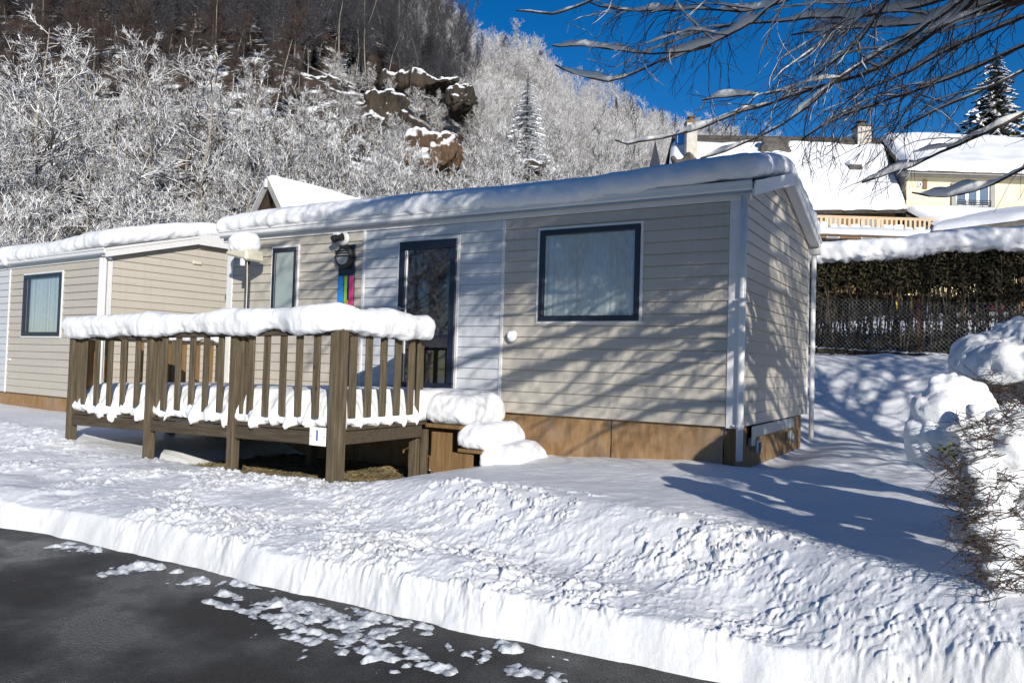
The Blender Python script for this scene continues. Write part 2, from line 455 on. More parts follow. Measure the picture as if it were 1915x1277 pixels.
def edge_y(x): return -4.77 + .045 * (np.clip(x, -6, 4) + 5) + .03 * np.sin(x * 1.3 + 1) + .015 * np.sin(x * 3.7)
def ridge_y(x): return np.interp(x, [-9, -3.6, -2.6, -1, 0, 1, 1.9, 2.6, 5, 12], [-2.3, -2.35, -2.65, -2.9, -3.1, -3.3, -3.75, -4.15, -4.5, -4.6])
def field(x, y):
    """undisturbed snow surface"""
    z = np.interp(x, [-14, -8.6, -8, -4.5, -3.2, -2.4, -1.6, 0, 4], [-.50, -.50, -.62, -.72, -.66, -.50, -.43, -.42, -.42])
    back = sstep(3.6, 7.6, y) * 1.42 + np.clip(y - 7.6, 0, 60) * .11
    left = sstep(-7, -16, x) * sstep(0, 8, y) * .5
    trough = -.14 * np.exp(-((x - .1) / .35) ** 2) * sstep(-.2, .8, y) * (1 - sstep(3.7, 5, y))
    return z + back + left + trough
def ground_h(x, y):
    P = np.stack([x, y, np.zeros_like(x)], 1)
    ed = edge_y(x) + .06 * fbm(P, 1.3, 2, 3) + .018 * fbm(P, .30, 2, 4)
    ry = ridge_y(x) + .05 * fbm(P, 1.1, 2, 31)
    sm = field(x, y) + .025 * fbm(P, 1.6, 3, 5) + .004 * fbm(P, .15, 2, 6)
    # ploughed, trampled strip between road and ridge
    t = np.clip((y - ed) / np.maximum(ry - ed, .2), 0, 1)
    PR = P @ np.array([[.8, .6, 0], [-.6, .8, 0], [0, 0, 1.0]])
    PW = PR + .022 * np.stack([vnoise(P, .17, 201), vnoise(P, .17, 202), 0 * x], 1) + .02 * np.stack([vnoise(P, .06, 203), vnoise(P, .06, 204), 0 * x], 1)
    lump = np.abs(fbm(PR, .33, 4, 8, .6))
    berm = .045 * np.exp(-((y - ed - .38) / .20) ** 2) * (.5 + .9 * vnoise(P, .9, 77))
    track = -.05 * np.exp(-((y - ed - .95) / .22) ** 2) * (.5 + .5 * vnoise(P, .9, 78))
    rough = -.765 + .105 * t + berm + track + .035 * fbm(P, .8, 2, 12) + (.35 + 1.0 * sstep(-.25, .5, fbm(P, .7, 2, 33))) * (.008 * lump + .020 * sstep(.05, .9, fbm(PW, .11, 4, 14, .7)) + .014 * sstep(.1, .9, fbm(PW, .05, 3, 15, .7)) + .005 * fbm(PW, .025, 2, 16)) - .05 * sstep(.35, .7, vnoise(P, .55, 66)) * np.exp(-((y - ed - .7) / .35) ** 2)
    ridge = .015 * np.exp(-((y - ry) / .20) ** 2) * (1 - .5 * sstep(-3.2, -4.2, x))
    k = sstep(-.75, .10, y - ry)
    chunk = (.3 + .9 * sstep(-.4, .5, fbm(P, .8, 2, 34))) * .030 * sstep(.0, 1.0, fbm(PW, .10, 5, 18, .72)) * np.exp(-((y - ry + .2) / .40) ** 2)
    z = rough * (1 - k) + sm * k + ridge * (.8 + .3 * vnoise(P, .3, 19)) + chunk
    # steep cut face down to the road
    c_ = sstep(-.02, .17, y - ed + .014 * fbm(P, .22, 2, 23)) ** .65
    z = -1.08 * (1 - c_) + z * c_
    # bare ground under the deck
    bare = sstep(-7.0, -6.2, x) * (1 - sstep(-3.5, -3.15, x + .25 * vnoise(P, .5, 41))) * sstep(-2.32, -2.05, y + .12 * vnoise(P, .4, 42)) * (1 - sstep(-.5, 0, y - .3))
    z = z - .30 * bare
    # rougher, wind-marked snow behind the cabin
    z = z + .03 * fbm(P, .35, 3, 51) * sstep(.3, 1.2, x) * sstep(-1.5, 1.5, y)
    return z
def mk_ground():
    fa = math.atan2(FW[1], FW[0])
    A = np.concatenate([np.linspace(-math.pi, -.72, 60, endpoint=False), np.linspace(-.72, .72, 950, endpoint=False), np.linspace(.72, math.pi, 61)])
    Rr = np.concatenate([[.6, 1.5], np.geomspace(2.6, 15, 760, endpoint=False), np.geomspace(15, 75, 110)])
    a, r = np.meshgrid(A, Rr, indexing='ij')
    x = C[0] + r * np.cos(fa - a); y = C[1] + r * np.sin(fa - a)
    z = ground_h(x.ravel(), y.ravel())
    V = np.stack([x.ravel(), y.ravel(), z], 1)
    n, m_ = len(A), len(Rr)
    i, j = np.meshgrid(np.arange(n - 1), np.arange(m_ - 1), indexing='ij'); i = i.ravel(); j = j.ravel()
    q = np.stack([i * m_ + j, i * m_ + j + 1, (i + 1) * m_ + j + 1, (i + 1) * m_ + j], 1)
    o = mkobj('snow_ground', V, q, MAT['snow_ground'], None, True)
    tag(o, kind='structure')
mk_ground()
b = MB(); b.quad((-70, -40, -.95), (70, -40, -.95), (70, -4.2, -.95), (-70, -4.2, -.95))
tag(b.build('road', MAT['asphalt']), kind='structure')
# bare earth under the deck
def patch(name, x0, x1, y0, y1, step, fn, m_, smooth=True):
    X = np.arange(x0, x1 + step / 2, step); Y = np.arange(y0, y1 + step / 2, step)
    a, b_ = np.meshgrid(X, Y, indexing='ij'); P = np.stack([a.ravel(), b_.ravel(), np.zeros(a.size)], 1)
    P[:, 2] = fn(P)
    n, k = len(X), len(Y)
    i, j = np.meshgrid(np.arange(n - 1), np.arange(k - 1), indexing='ij'); i = i.ravel(); j = j.ravel()
    q = np.stack([i * k + j, (i + 1) * k + j, (i + 1) * k + j + 1, i * k + j + 1], 1)
    return mkobj(name, P, q, m_, None, smooth)
dirt = patch('bare_ground', -7.4, -2.9, -2.5, .1, .03, lambda P: -.83 + .02 * fbm(P, .2, 3, 61), MAT['dirt'])
tag(dirt, kind='structure')
tb = TB()
for k in range(5200):
    x = random.uniform(-6.6, -3.05); y = random.uniform(-2.35, -.1)
    a = random.uniform(0, 6.28); l = random.uniform(.04, .11); up = random.uniform(.15, .6)
    p0 = np.array([x, y, -.835]); d = np.array([math.cos(a), math.sin(a), up])
    tb.tube([p0, p0 + d * l * .6, p0 + d * l * np.array([1, 1, .8])], [.003, .0025, .0008], 3)
tag(tb.build('dry_grass', MAT['straw'], None, False), 'flattened dry grass on the bare ground under the deck', 'grass', kind='stuff')

# slush left on the road
def w2(px, py): return onZ(px, py, -.95)[:2]
SL = [((390, 1122), (600, 1185), .035, 1), ((600, 1185), (740, 1236), .035, 1), ((520, 1128), (800, 1168), .05, .9), ((560, 1150), (720, 1210), .16, .55),
      ((200, 1070), (270, 1062), .06, .8), ((250, 1050), (330, 1070), .03, .9), ((330, 1088), (400, 1090), .05, .7), ((440, 1090), (505, 1105), .03, .9), ((120, 1020), (165, 1030), .06, 1),
      ((415, 1110), (440, 1120), .03, .8), ((848, 1215), (895, 1228), .05, .85), ((795, 1245), (835, 1256), .03, .8), ((965, 1255), (1035, 1262), .05, .9), ((940, 1208), (960, 1216), .03, 1), ((1020, 1215), (1110, 1240), .03, .6)]
def slush_h(P):
    h = np.full(len(P), -.035)
    for p, q, wd, s_ in SL:
        a = w2(*p); b_ = w2(*q); d = b_ - a; L = d @ d
        t = np.clip(((P[:, :2] - a) @ d) / L, 0, 1)
        dist = np.linalg.norm(P[:, :2] - a - t[:, None] * d, axis=1)
        h = np.maximum(h, (s_ * .032) * (1 - (dist / (wd * 1.8)) ** 2) - .004)
    n = fbm(P, .10, 4, 71, .65)
    h = h * .8 + .020 * n + .008 * fbm(P, .03, 2, 73) - .010
    return -.95 + np.clip(h, -.02, .05)
sl = patch('slush', -5.6, 2.2, -6.2, -4.6, .014, slush_h, MAT['slush'])
tag(sl, 'thin grey slush and ice crumbs left on the wet road', 'slush', kind='stuff')

# ------------------------------------------------------------------ mobile homes
SP = .135
def siding_wall(name, x0, x1, z0, z1, holes, m_, parent, T):
    """clapboards on a plane; u along, z up, out = -y; T maps local to place. holes: (u0,u1,z0,z1)"""
    b = MB(); k = 0; z = z0
    while z < z1(0, 0) - 1e-3 if callable(z1) else z < z1 - 1e-3:
        top = z + SP
        rows = [(x0, x1)]
        zt = z1 if not callable(z1) else None
        cuts = sorted({z, top, *[h for hh in holes for h in hh[2:] if z < h < top]})
        for c0, c1 in zip(cuts[:-1], cuts[1:]):
            if zt is not None: c1 = min(c1, zt)
            if c1 - c0 < 1e-4: continue
            mid = (c0 + c1) / 2
            seg = [(x0, x1)]
            if callable(z1):
                u0, u1 = z1(c0, c1); seg = [(u0, u1)] if u1 - u0 > .01 else []
            for h in holes:
                if h[2] < mid < h[3]:
                    ns = []
                    for a, e in seg:
                        if h[1] <= a or h[0] >= e: ns.append((a, e)); continue
                        if h[0] > a: ns.append((a, h[0]))
                        if h[1] < e: ns.append((h[1], e))
                    seg = ns
            for a, e in seg:
                def yy(zz):
                    f = (zz - z) / SP
                    return -.016 + .011 * f
                zs = [c0, c1] if c1 < top - .012 else [c0, top - .012, top - .0118, c1]
                ys = [yy(q) if q < top - .0119 else .004 for q in zs]
                V = []
                for q, y in zip(zs, ys): V += [(a, y, q), (e, y, q)]
                Fc = [(2 * i, 2 * i + 1, 2 * i + 3, 2 * i + 2) for i in range(len(zs) - 1)]
                if abs(c0 - z) < 1e-6: V += [(a, .004, c0), (e, .004, c0)]; Fc.append((len(V) - 2, len(V) - 1, 1, 0))
                b.add(T(np.array(V)), Fc)
        z = top
        if z > 6: break
    return b.build(name, m_, parent)

def window(parent, x0, x1, z0, z1, slider=False, frosted=False, fw=.06):
    """navy framed window with white outer trim, curtain and dark room behind"""
    w_ = MB(); f = .035
    for a, e, g, h in ((x0 - f, x1 + f, z1, z1 + f), (x0 - f, x1 + f, z0 - f, z0), (x0 - f, x0, z0, z1), (x1, x1 + f, z0, z1)):
        w_.box(a, e, -.030, .03, g, h, .004)
    w_.build('window_trim', MAT['trim_white'], parent)
    root = MB()
    for a, e, g, h in ((x0, x1, z1 - fw, z1), (x0, x1, z0, z0 + fw), (x0, x0 + fw, z0 + fw, z1 - fw), (x1 - fw, x1, z0 + fw, z1 - fw)):
        root.box(a, e, -.045, .05, g, h, .006)
    if slider: root.box(x0 + fw + .10, x0 + fw + .15, -.035, .05, z0 + fw, z1 - fw, .004)
    xm = (x0 + x1) / 2
    root.box(xm - .09, xm + .09, -.052, -.045, z1 - fw * .62, z1 - fw * .38, .002)
    wnd = root.build('window', MAT['navy'], parent)
    g = MB(); g.quad((x0 + fw, -.02, z0 + fw), (x1 - fw, -.02, z0 + fw), (x1 - fw, -.02, z1 - fw), (x0 + fw, -.02, z1 - fw))
    g.build('pane', MAT['frosted' if frosted else 'glass'], wnd)
    if not frosted:
        n = int((x1 - x0) / .012); xs = np.linspace(x0 + fw * .6, x1 - fw * .6, n)
        ph = xs * 62 + 4 * np.sin(xs * 5.3) + 2 * np.sin(xs * 13)
        V = []; 
        for k, xx in enumerate(xs):
            yy = .004 + .005 * math.sin(ph[k]); V += [(xx, yy, z0 + .01), (xx, yy * 1.0 + .004 * math.sin(ph[k] * 1.7), z1 - .05)]
        Fc = [(2 * k, 2 * k + 2, 2 * k + 3, 2 * k + 1) for k in range(n - 1)]
        mkobj('curtain', V, Fc, MAT['curtain'], wnd, True)
    d = MB(); d.box(x0 - .03, x1 + .03, .11, .5, z0 - .03, z1 + .03)
    d.build('room', MAT['dark_inside'], wnd)
    return wnd

RSL = .27; HW = 3.93
def roof_z(y): return 2.56 + RSL * (HW / 2 - np.abs(y - HW / 2))
def make_home(kind):
    L = 8.15 if kind == 'main' else 7.6
    root = empty('mobile_home')
    I = lambda V: V
    E = lambda V: np.stack([-V[:, 1], V[:, 0], V[:, 2]], 1)           # u -> y, out -> +x
    TOP = 2.42
    if kind == 'main':
        BIG = (-2.43, -1.125, 1.135, 2.245); SM = (-7.11, -6.59, 1.10, 2.27); DR = (-4.62, -3.665, .22, 2.225)
        pans = [(-8.03, -5.30, 'siding_beige'), (-5.26, -2.98, 'siding_white'), (-2.94, -.12, 'siding_beige')]
        holes = [BIG, SM, DR]; trims = [-5.28, -2.96]
    else:
        BIG = (-3.04, -1.52, 1.10, 2.28); holes = [BIG]; trims = [-3.70]
        pans = [(-7.5, -3.72, 'siding_white'), (-3.68, -.16, 'siding_beige')]
    for a, e, mm in pans:
        siding_wall('siding', a, e, 0.0, TOP, [h for h in holes], MAT[mm], root, I)
    def gab(c0, c1):
        zc = (c1 - 2.56) / RSL
        if c1 < 2.56: return (.10, HW - .06)
        return (max(.10, zc + .0), min(HW - .06, HW - zc))
    def gab_top(c0, c1): return gab(c0, c1) if (c0 or c1) else 3.09
    # end wall
    b = MB(); z = 0.0
    while z < 3.05:
        top = z + SP
        u0, u1 = gab(z, top)
        if top > 2.56: u0 = max(.10, (z + .0 - 2.56) / RSL); u1 = HW - u0
        if u1 - u0 < .05: break
        V = []; zs = [z, top - .012, top - .0118, top]; ys = [-.016, -.006, .004, .004]
        for q, y in zip(zs, ys): V += [(u0, y, q), (u1, y, q)]
        V += [(u0, .004, z), (u1, .004, z)]
        b.add(E(np.array(V)), [(0, 1, 3, 2), (2, 3, 5, 4), (4, 5, 7, 6), (8, 9, 1, 0)])
        z = top
    b.build('end_siding', MAT['siding_beige'], root)
    # hidden faces (rear and left end)
    b = MB(); b.quad((-L, HW, 0), (0, HW, 0), (0, HW, 2.45), (-L, HW, 2.45))
    b.add([(-L, 0, 0), (-L, HW, 0), (-L, HW, 2.5), (-L, HW / 2, 3.0), (-L, 0, 2.5)], [(0, 1, 2, 3, 4)])
    b.quad((-L, .6, 0), (0, .6, 0), (0, .6, 2.45), (-L, .6, 2.45))
    b.quad((-L, .0, .01), (-.01, .0, .01), (-.01, HW, .01), (-L, HW, .01))
    b.build('back_wall', MAT['siding_beige'], root)
    # corner boards and strips
    b = MB()
    b.box(-.115, .022, -.024, .02, -.015, TOP + .03, .004)
    b.box(.0, .024, -.022, .10, -.015, TOP + .12, .004)
    b.build('corner_board', MAT['trim_white'], root)
    b = MB(); b.box(.0, .02, HW - .07, HW + .01, -.01, TOP + .05, .003); b.build('corner_board', MAT['trim_white'], root)
    b = MB(); b.box(-L - .01, -L + .12, -.024, .02, -.01, TOP + .03, .004); b.build('corner_board', MAT['trim_white'], root)
    for t in trims:
        b = MB(); b.box(t - .022, t + .022, -.026, .02, -.01, TOP, .004); b.build('trim_strip', MAT['trim_white'], root)
    # eave fascia with gutter lip, rake boards, soffits
    b = MB(); b.box(-L - .12, .10, -.030, .03, TOP + .004, TOP + .10, .004); b.box(-L - .14, .14, -.12, -.02, TOP + .085, TOP + .175, .015)
    b.box(-L - .14, .14, -.135, -.12, TOP + .15, TOP + .185, .003)
    b.build('gutter', MAT['pvc'], root)
    b = MB()
    if kind == 'main':
        b.box(.142, .150, -.11, -.05, TOP + .10, TOP + .17)
        b.build('gutter_end', MAT['black_rubber'], root)
    def rake(xa, xb, h0, h1, y0, y1):
        V = []
        for y in (y0, y1):
            z = roof_z(y) if 0 <= y <= HW else 2.56 - RSL * (abs(y - HW / 2) - HW / 2)
            for x in (xa, xb):
                for h in (h0, h1): V.append((x, y, z + h))
        return V, [(0, 1, 3, 2), (4, 6, 7, 5), (0, 4, 5, 1), (2, 3, 7, 6), (0, 2, 6, 4), (1, 5, 7, 3)]
    b = MB(); yl, yr = -.10, HW + .10
    for (y0, y1) in ((yl, HW / 2), (HW / 2, yr)):
        b.add(*rake(.135, .16, -.09, .055, y0, y1)); b.add(*rake(.16, .172, .02, .065, y0, y1))
        b.add(*rake(.022, .135, -.075, -.06, y0, y1))
    if kind != 'main':
        b.add([(.175, HW / 2 - .35, roof_z(HW / 2) - .19), (.175, HW / 2 + .35, roof_z(HW / 2) - .19), (.175, HW / 2 + .33, roof_z(HW / 2) - .03), (.175, HW / 2, roof_z(HW / 2) + .07), (.175, HW / 2 - .33, roof_z(HW / 2) - .03)], [(0, 1, 2, 3, 4)])
    b.box(.02, .165, HW - .02, HW + .10, 2.38, 2.48, .004)
    b.build('rake_board', MAT['trim_white'], root)
    b = MB()
    for (y0, y1) in ((yl, HW / 2), (HW / 2, yr)): b.add(*rake(-L - .12, .134, -.055, .03, y0, y1))
    b.build('roof', MAT['galv'], root)
    # roof snow
    def bend(V):
        y = V[:, 1]; t = np.abs(y - HW / 2)
        V[:, 2] += RSL * (HW / 2 - np.sqrt(t * t + .12)) + .05 * vnoise(V * [1, 1, 0], 2.3, 5)
        if kind != 'main':
            V[:, 2] -= .10 * np.exp(-((V[:, 0] + 3.7) / .09) ** 2) * sstep(.7, -.1, V[:, 1])
        return V
    th = .285 if kind == 'main' else .30
    snow_pad('roof_snow', -L - .20, .15 if kind == 'main' else .19, -.17, HW + .16, 2.595, 2.60 + th, root, bend, r=.14, div=.04, amp=.03, fine=.012, seed=3 if kind == 'main' else 8)
    # skirting
    if kind == 'main':
        for a, e in ((-8.1, -5.4), (-5.39, -3.3), (-3.29, -1.46), (-1.45, -.15)):
            b = MB(); b.box(a, e - .008, .045, .06, -.98, -.0, .002); b.build('skirting_panel', MAT['plywood'], root)
        b = MB(); b.box(-.14, -.03, .040, .09, -.98, -.01, .004); b.build('skirting_post', MAT['newwood'], root)
        b = MB(); b.box(-.06, -.045, .05, .30, -.98, -.02, .002); b.box(-.065, -.05, .31, HW - .1, -.98, -.02, .002)
        b.build('skirting_panel', MAT['plywood'], root)
    else:
        b = MB(); b.box(-7.5, -.1, .045, .06, -.9, 0, .002); b.box(-.06, -.045, .05, HW, -.9, 0, .002); b.build('skirting_panel', MAT['plywood'], root)
    return root, holes

home, _h = make_home('main')
tag(home, 'beige and white clapboard mobile home with wooden deck and blue-framed windows, in the centre', 'mobile home')
window(home, -2.43, -1.125, 1.135, 2.245, fw=.065)
window(home, -7.11, -6.59, 1.10, 2.27, frosted=True, fw=.065)
# door
b = MB(); x0, x1, z0, z1 = -4.62, -3.665, .22, 2.225
for a, e, g, h in ((x0 - .035, x1 + .035, z1, z1 + .04), (x0 - .035, x0, z0, z1), (x1, x1 + .035, z0, z1), (x0 - .035, x1 + .035, z0 - .05, z0)): b.box(a, e, -.034, .03, g, h, .004)
b.build('door_frame', MAT['trim_white'], home)
b = MB(); b.box(x1 + .035, x1 + .05, -.045, -.02, z0 - .05, z1 + .04, .003); b.build('door_side_trim', MAT['trim_white'], home)
b = MB()
for a, e, g, h in ((x0, x1, z1 - .115, z1), (x0, x1, z0, z0 + .10), (x0, x0 + .115, z0 + .10, z1 - .115), (x1 - .105, x1, z0 + .10, z1 - .115)): b.box(a, e, -.05, .02, g, h, .008)
door = b.build('door', MAT['navy'], home)
b = MB(); b.quad((x0 + .1, -.015, z0 + .09), (x1 - .1, -.015, z0 + .09), (x1 - .1, -.015, z1 - .1), (x0 + .1, -.015, z1 - .1)); b.build('pane', MAT['glass_dark'], door)
b = MB(); b.box(x0 + .115, x0 + .128, -.032, -.01, z0 + .1, z1 - .115, .002); b.build('glazing_bead', MAT['pvc'], door)
b = MB(); b.box(x0 + .03, x0 + .07, -.075, -.05, 1.28, 1.34, .006); b.tube([(x0 + .05, -.07, 1.31), (x0 + .05, -.10, 1.31), (x0 + .16, -.10, 1.31)], .009, 8); b.build('handle', MAT['galv'], door)
for z in (.95, 1.95):
    b = MB(); b.box(x1 - .008, x1 + .008, -.066, -.05, z, z + .12, .003); b.build('hinge', MAT['black_rubber'], door)
b = MB(); b.box(x0 - .02, x1 + .02, .10, .5, z0 - .02, z1 + .02)
b.build('room', MAT['dark_inside'], door)

# downpipes (parts of the home)
def downpipe(path, parent, clips):
    b = MB(); b.tube(path, .036, 16); o = b.build('downpipe', MAT['pvc'], parent, True)
    for z in clips:
        b = MB(); b.tube([(path[0][0], path[0][1], z - .012), (path[0][0], path[0][1], z + .012)], .043, 16)
        b.box(path[0][0] - .075, path[0][0] - .03, path[0][1] - .008, path[0][1] + .008, z - .008, z + .008)
        b.build('pipe_clip', MAT['pvc'], o)
downpipe([(.045, -.055, 2.50), (.045, -.055, 1.2), (.045, -.055, .3), (.045, -.055, -.345)], home, (.02, 1.35))
downpipe([(.07, HW + .05, 2.42), (.07, HW + .05, 1), (.07, HW + .05, -.40)], home, (.25, 1.6))
# towing frame under the end wall
b = MB(); b.box(-.035, .01, .62, 3.0, -.155, -.02, .006); b.box(-.035, .012, .62, .80, -.25, -.02, .006)
fr = b.build('chassis_beam', MAT['galv'], home)
for y in (.86, 2.72):
    b = MB(); b.box(-.02, .035, y - .05, y + .05, -.33, -.18, .02); b.tube([(.05, y, -.22), (.05, y + .02, -.27), (.05, y - .03, -.34)], .014, 8)
    b.build('coupling', MAT['galv'], fr)

# wall fittings
b = MB(); b.box(-5.745, -5.435, -.034, -.016, .22, 2.245, .003)
panel = b.build('accent_panel', MAT['navy'], home)
for a, e, zt, mm in ((-5.735, -5.635, 1.80, 'blue'), (-5.618, -5.565, 1.80, 'green'), (-5.562, -5.532, 1.45, 'orange'), (-5.522, -5.445, 1.80, 'magenta')):
    b = MB(); b.box(a, e, -.040, -.034, 1.0, zt, .002); b.build('stripe', MAT[mm], panel)
b = MB(); b.tube([(-5.60, -.034, 2.06), (-5.60, -.08, 2.06), (-5.60, -.115, 2.06)], [.165, .165, .14], 32)
lamp = b.build('wall_lamp', MAT['black_rubber'], None, True)
tag(lamp, 'round black bulkhead lamp with louvred glass at the top of the navy strip', 'lamp')
b = MB(); b.tube([(-5.60, -.112, 2.06), (-5.60, -.13, 2.06), (-5.60, -.14, 2.06)], [.115, .105, .04], 32); b.build('lamp_glass', MAT['lens_grey'], lamp, True)
b = MB()
for z in (2.07, 2.11, 2.145): b.box(-5.60 - .12, -5.60 + .12, -.152, -.125, z - .008, z + .008, .003)
b.build('louvre', MAT['black_rubber'], lamp)
b = MB(); b.tube([(-5.66, -.02, 2.335), (-5.66, -.045, 2.335), (-5.66, -.055, 2.335)], [.10, .10, .08], 28)
spot = b.build('spotlight', MAT['pvc'], None, True)
tag(spot, 'small dark spotlight on a white round base under the eave, dusted with snow', 'lamp')
b = MB(); b.tube([(-5.66, -.05, 2.335), (-5.67, -.10, 2.33)], .02, 10); b.tube([(-5.63, -.08, 2.36), (-5.70, -.20, 2.31), (-5.71, -.22, 2.30)], [.05, .052, .045], 18); b.build('lamp_head', MAT['black_rubber'], spot, True)
V, N, Fc = roundbox((.05, .045, .022), .02, .008); V = V + [-5.68, -.15, 2.385]; mkobj('snow', V, Fc, MAT['snow'], spot, True)
# gas vent cowl
b = MB(); b.tube([(-2.78, -.016, .93), (-2.78, -.07, .93), (-2.78, -.085, .93)], [.055, .055, .03], 20)
vent = b.build('vent_cowl', MAT['pvc'], None, True); tag(vent, 'small round white vent cowl capped with snow, low on the wall below the large window', 'vent')
V, N, Fc = roundbox((.062, .045, .055), .04, .012); V = V + [-2.78, -.055, .965]; V += N * fbm(V, .06, 2, 4)[:, None] * .006; mkobj('snow', V, Fc, MAT['snow'], vent, True)

# neighbour
nb, _h = make_home('left')
nb.location = (-10.64, -.52, -.225); nb.rotation_euler = (0, 0, -math.radians(4.5))
tag(nb, 'beige clapboard mobile home at the left edge, seen by its gable end and curtained window', 'mobile home')
window(nb, -3.04, -1.52, 1.10, 2.27, slider=True, fw=.075)
b = MB(); b.tube([(-.05, -.05, 2.44), (-.05, -.05, -.5)], .05, 12); b.tube([(.03, -.04, 2.44), (.03, -.04, -.5)], .035, 12); b.build('downpipe', MAT['pvc'], nb, True)
for y in (1.68, 2.42):
    b = MB(); b.box(.01, .05, y - .09, y + .09, 2.54, 2.60, .01); b.build('outside_light', MAT['cream'], nb)
b = MB(); b.box(-3.6, -3.48, -.045, -.01, .62, .66, .006); b.build('vent', MAT['pvc'], nb)

# satellite box on a post
pole = empty('utility_post', (-7.22, -.42, -.9)); tag(pole, 'cream box under a dome of snow on a thin grey post by the cabin corner', 'post')
def part(b, name, m_, p, smooth=False):
    o = b.build(name, m_, p, smooth)
    return o
b = MB(); b.tube([(0, 0, 0), (0, 0, 1.5), (.01, 0, 2.93)], .032, 12); part(b, 'post', MAT['stem'], pole, True)
b = MB(); b.box(-.30, .17, -.17, .17, 2.93, 3.08, .03, T=lambda V: V + np.stack([0 * V[:, 0], 0 * V[:, 0], -.22 * (V[:, 0] - .1) * (V[:, 2] < 3.0)], 1)); part(b, 'box', MAT['cream'], pole)
b = MB(); b.box(.02, .08, -.16, -.10, 2.84, 2.95, .01); part(b, 'bracket', MAT['pvc'], pole)
b = MB(); b.tube([(.09, -.08, 2.93), (.10, -.07, 2.5), (.07, -.05, 2.1), (.12, -.04, 1.6), (.05, 0, 1.2)], .006, 6); part(b, 'cable', MAT['pvc'], pole, True)
V, N, Fc = roundbox((.235, .18, .18), .15, .02); V = V + [-.065, 0, 3.19]; V += N * fbm(V, .12, 2, 2)[:, None] * .014; mkobj('snow', V, Fc, MAT['snow'], pole, True)

# ------------------------------------------------------------------ deck
DZ = -.115
def sagz(x): return .018 * (x + 3.49)
deck = empty('deck', (0, 0, 0)); tag(deck, 'raised weathered timber deck with railings, buried in snow, before the cabin door', 'deck')
PX = [-8.18, -6.50, -4.98, -3.49]; YD = -2.40
def vert(name, x, y, z0, z1, wx, wy, m_='deckwood'):
    lean = random.uniform(-.006, .006)
    b = MB(); b.box(x - wx / 2, x + wx / 2, y - wy / 2, y + wy / 2, z0 + sagz(x), z1 + sagz(x), .006, T=lambda V: V + np.stack([(V[:, 2] - z0) * lean, 0 * V[:, 0], 0 * V[:, 0]], 1))
    return b.build(name, MAT[m_], deck)
for i, x in enumerate(PX): vert('post', x + (.03 if i == 3 else 0), YD - .005, -1.0, .93 + (.015 if i else 0), .102, .102)
vert('post', PX[3] + .100, YD + .03, -.98, .91, .035, .10)
for x in (-8.18, -6.75, -5.25, -3.56): vert('post', x, -.92, -1.0, .90 if x > -3.6 or x < -8 else -.2, .11, .11)
vert('post', -3.44, -.90, -.95, -.20, .09, .05); vert('post', -8.18, -.06, -1.0, .9, .11, .11)
for a, e in zip(PX[:-1], PX[1:]):
    n = 5; st = (e - a - .25) / (n)
    for k in range(n): vert('baluster', a + .255 + k * st + random.uniform(-.008, .008), YD - .01, -.02 + random.uniform(-.01, .01), .845, .094, .028)
    vert('baluster', a + .098, YD + .03, -.02, .845, .05, .08)
def along_x(name, x0, x1, y0, y1, z0, z1, m_='deckwood_h'):
    b = MB(); n = 6; xs = np.linspace(x0, x1, n + 1)
    b.box(x0, x1, y0, y1, z0, z1, .005, T=lambda V: V + np.stack([0 * V[:, 0], 0 * V[:, 0], sagz(V[:, 0])], 1)); return b.build(name, MAT[m_], deck)
for a, e in zip(PX[:-1], PX[1:]):
    along_x('rail', a + .065, e - .065, YD - .045, YD + .03, .845, .905)
    along_x('rim_beam', a + .065, e - .065, YD - .04, YD + .005, -.29, -.155)
along_x('deck_board', -8.16, -3.50, YD - .02, YD + .10, -.148, -.118)
b = MB()
for k in range(19):
    y0 = YD + .105 + k * .12; b.box(-8.16, -3.46, y0, y0 + .112, DZ - .033, DZ, .003, T=lambda V: V + np.stack([0 * V[:, 0], 0 * V[:, 0], sagz(V[:, 0])], 1))
b.build('floor', MAT['deckwood_h'], deck)
for x in (PX[3], PX[0]):
    y1 = -.95 if x > -5 else -.12
    b = MB(); b.box(x - .02, x + .045, YD + .065, y1, -.29 + sagz(x), -.155 + sagz(x), .005); b.build('side_beam', MAT['deckwood_h'], deck)
    b = MB(); b.box(x - .035, x + .035, YD + .065, y1, .845 + sagz(x), .895 + sagz(x), .005); b.build('rail', MAT['deckwood_h'], deck)
    n = 5 if x > -5 else 9; ys = np.linspace(YD + .27, y1 - .20, n) if x > -5 else np.linspace(YD + .22, y1 - .15, n)
    for y in ys: vert('baluster', x + .01, y, -.02, .845, .028, .105, 'deckwood' if x > -5 else 'newwood')
    if x > -5: vert('baluster', x + .01, y1 - .06, -.02, .845, .028, .06)
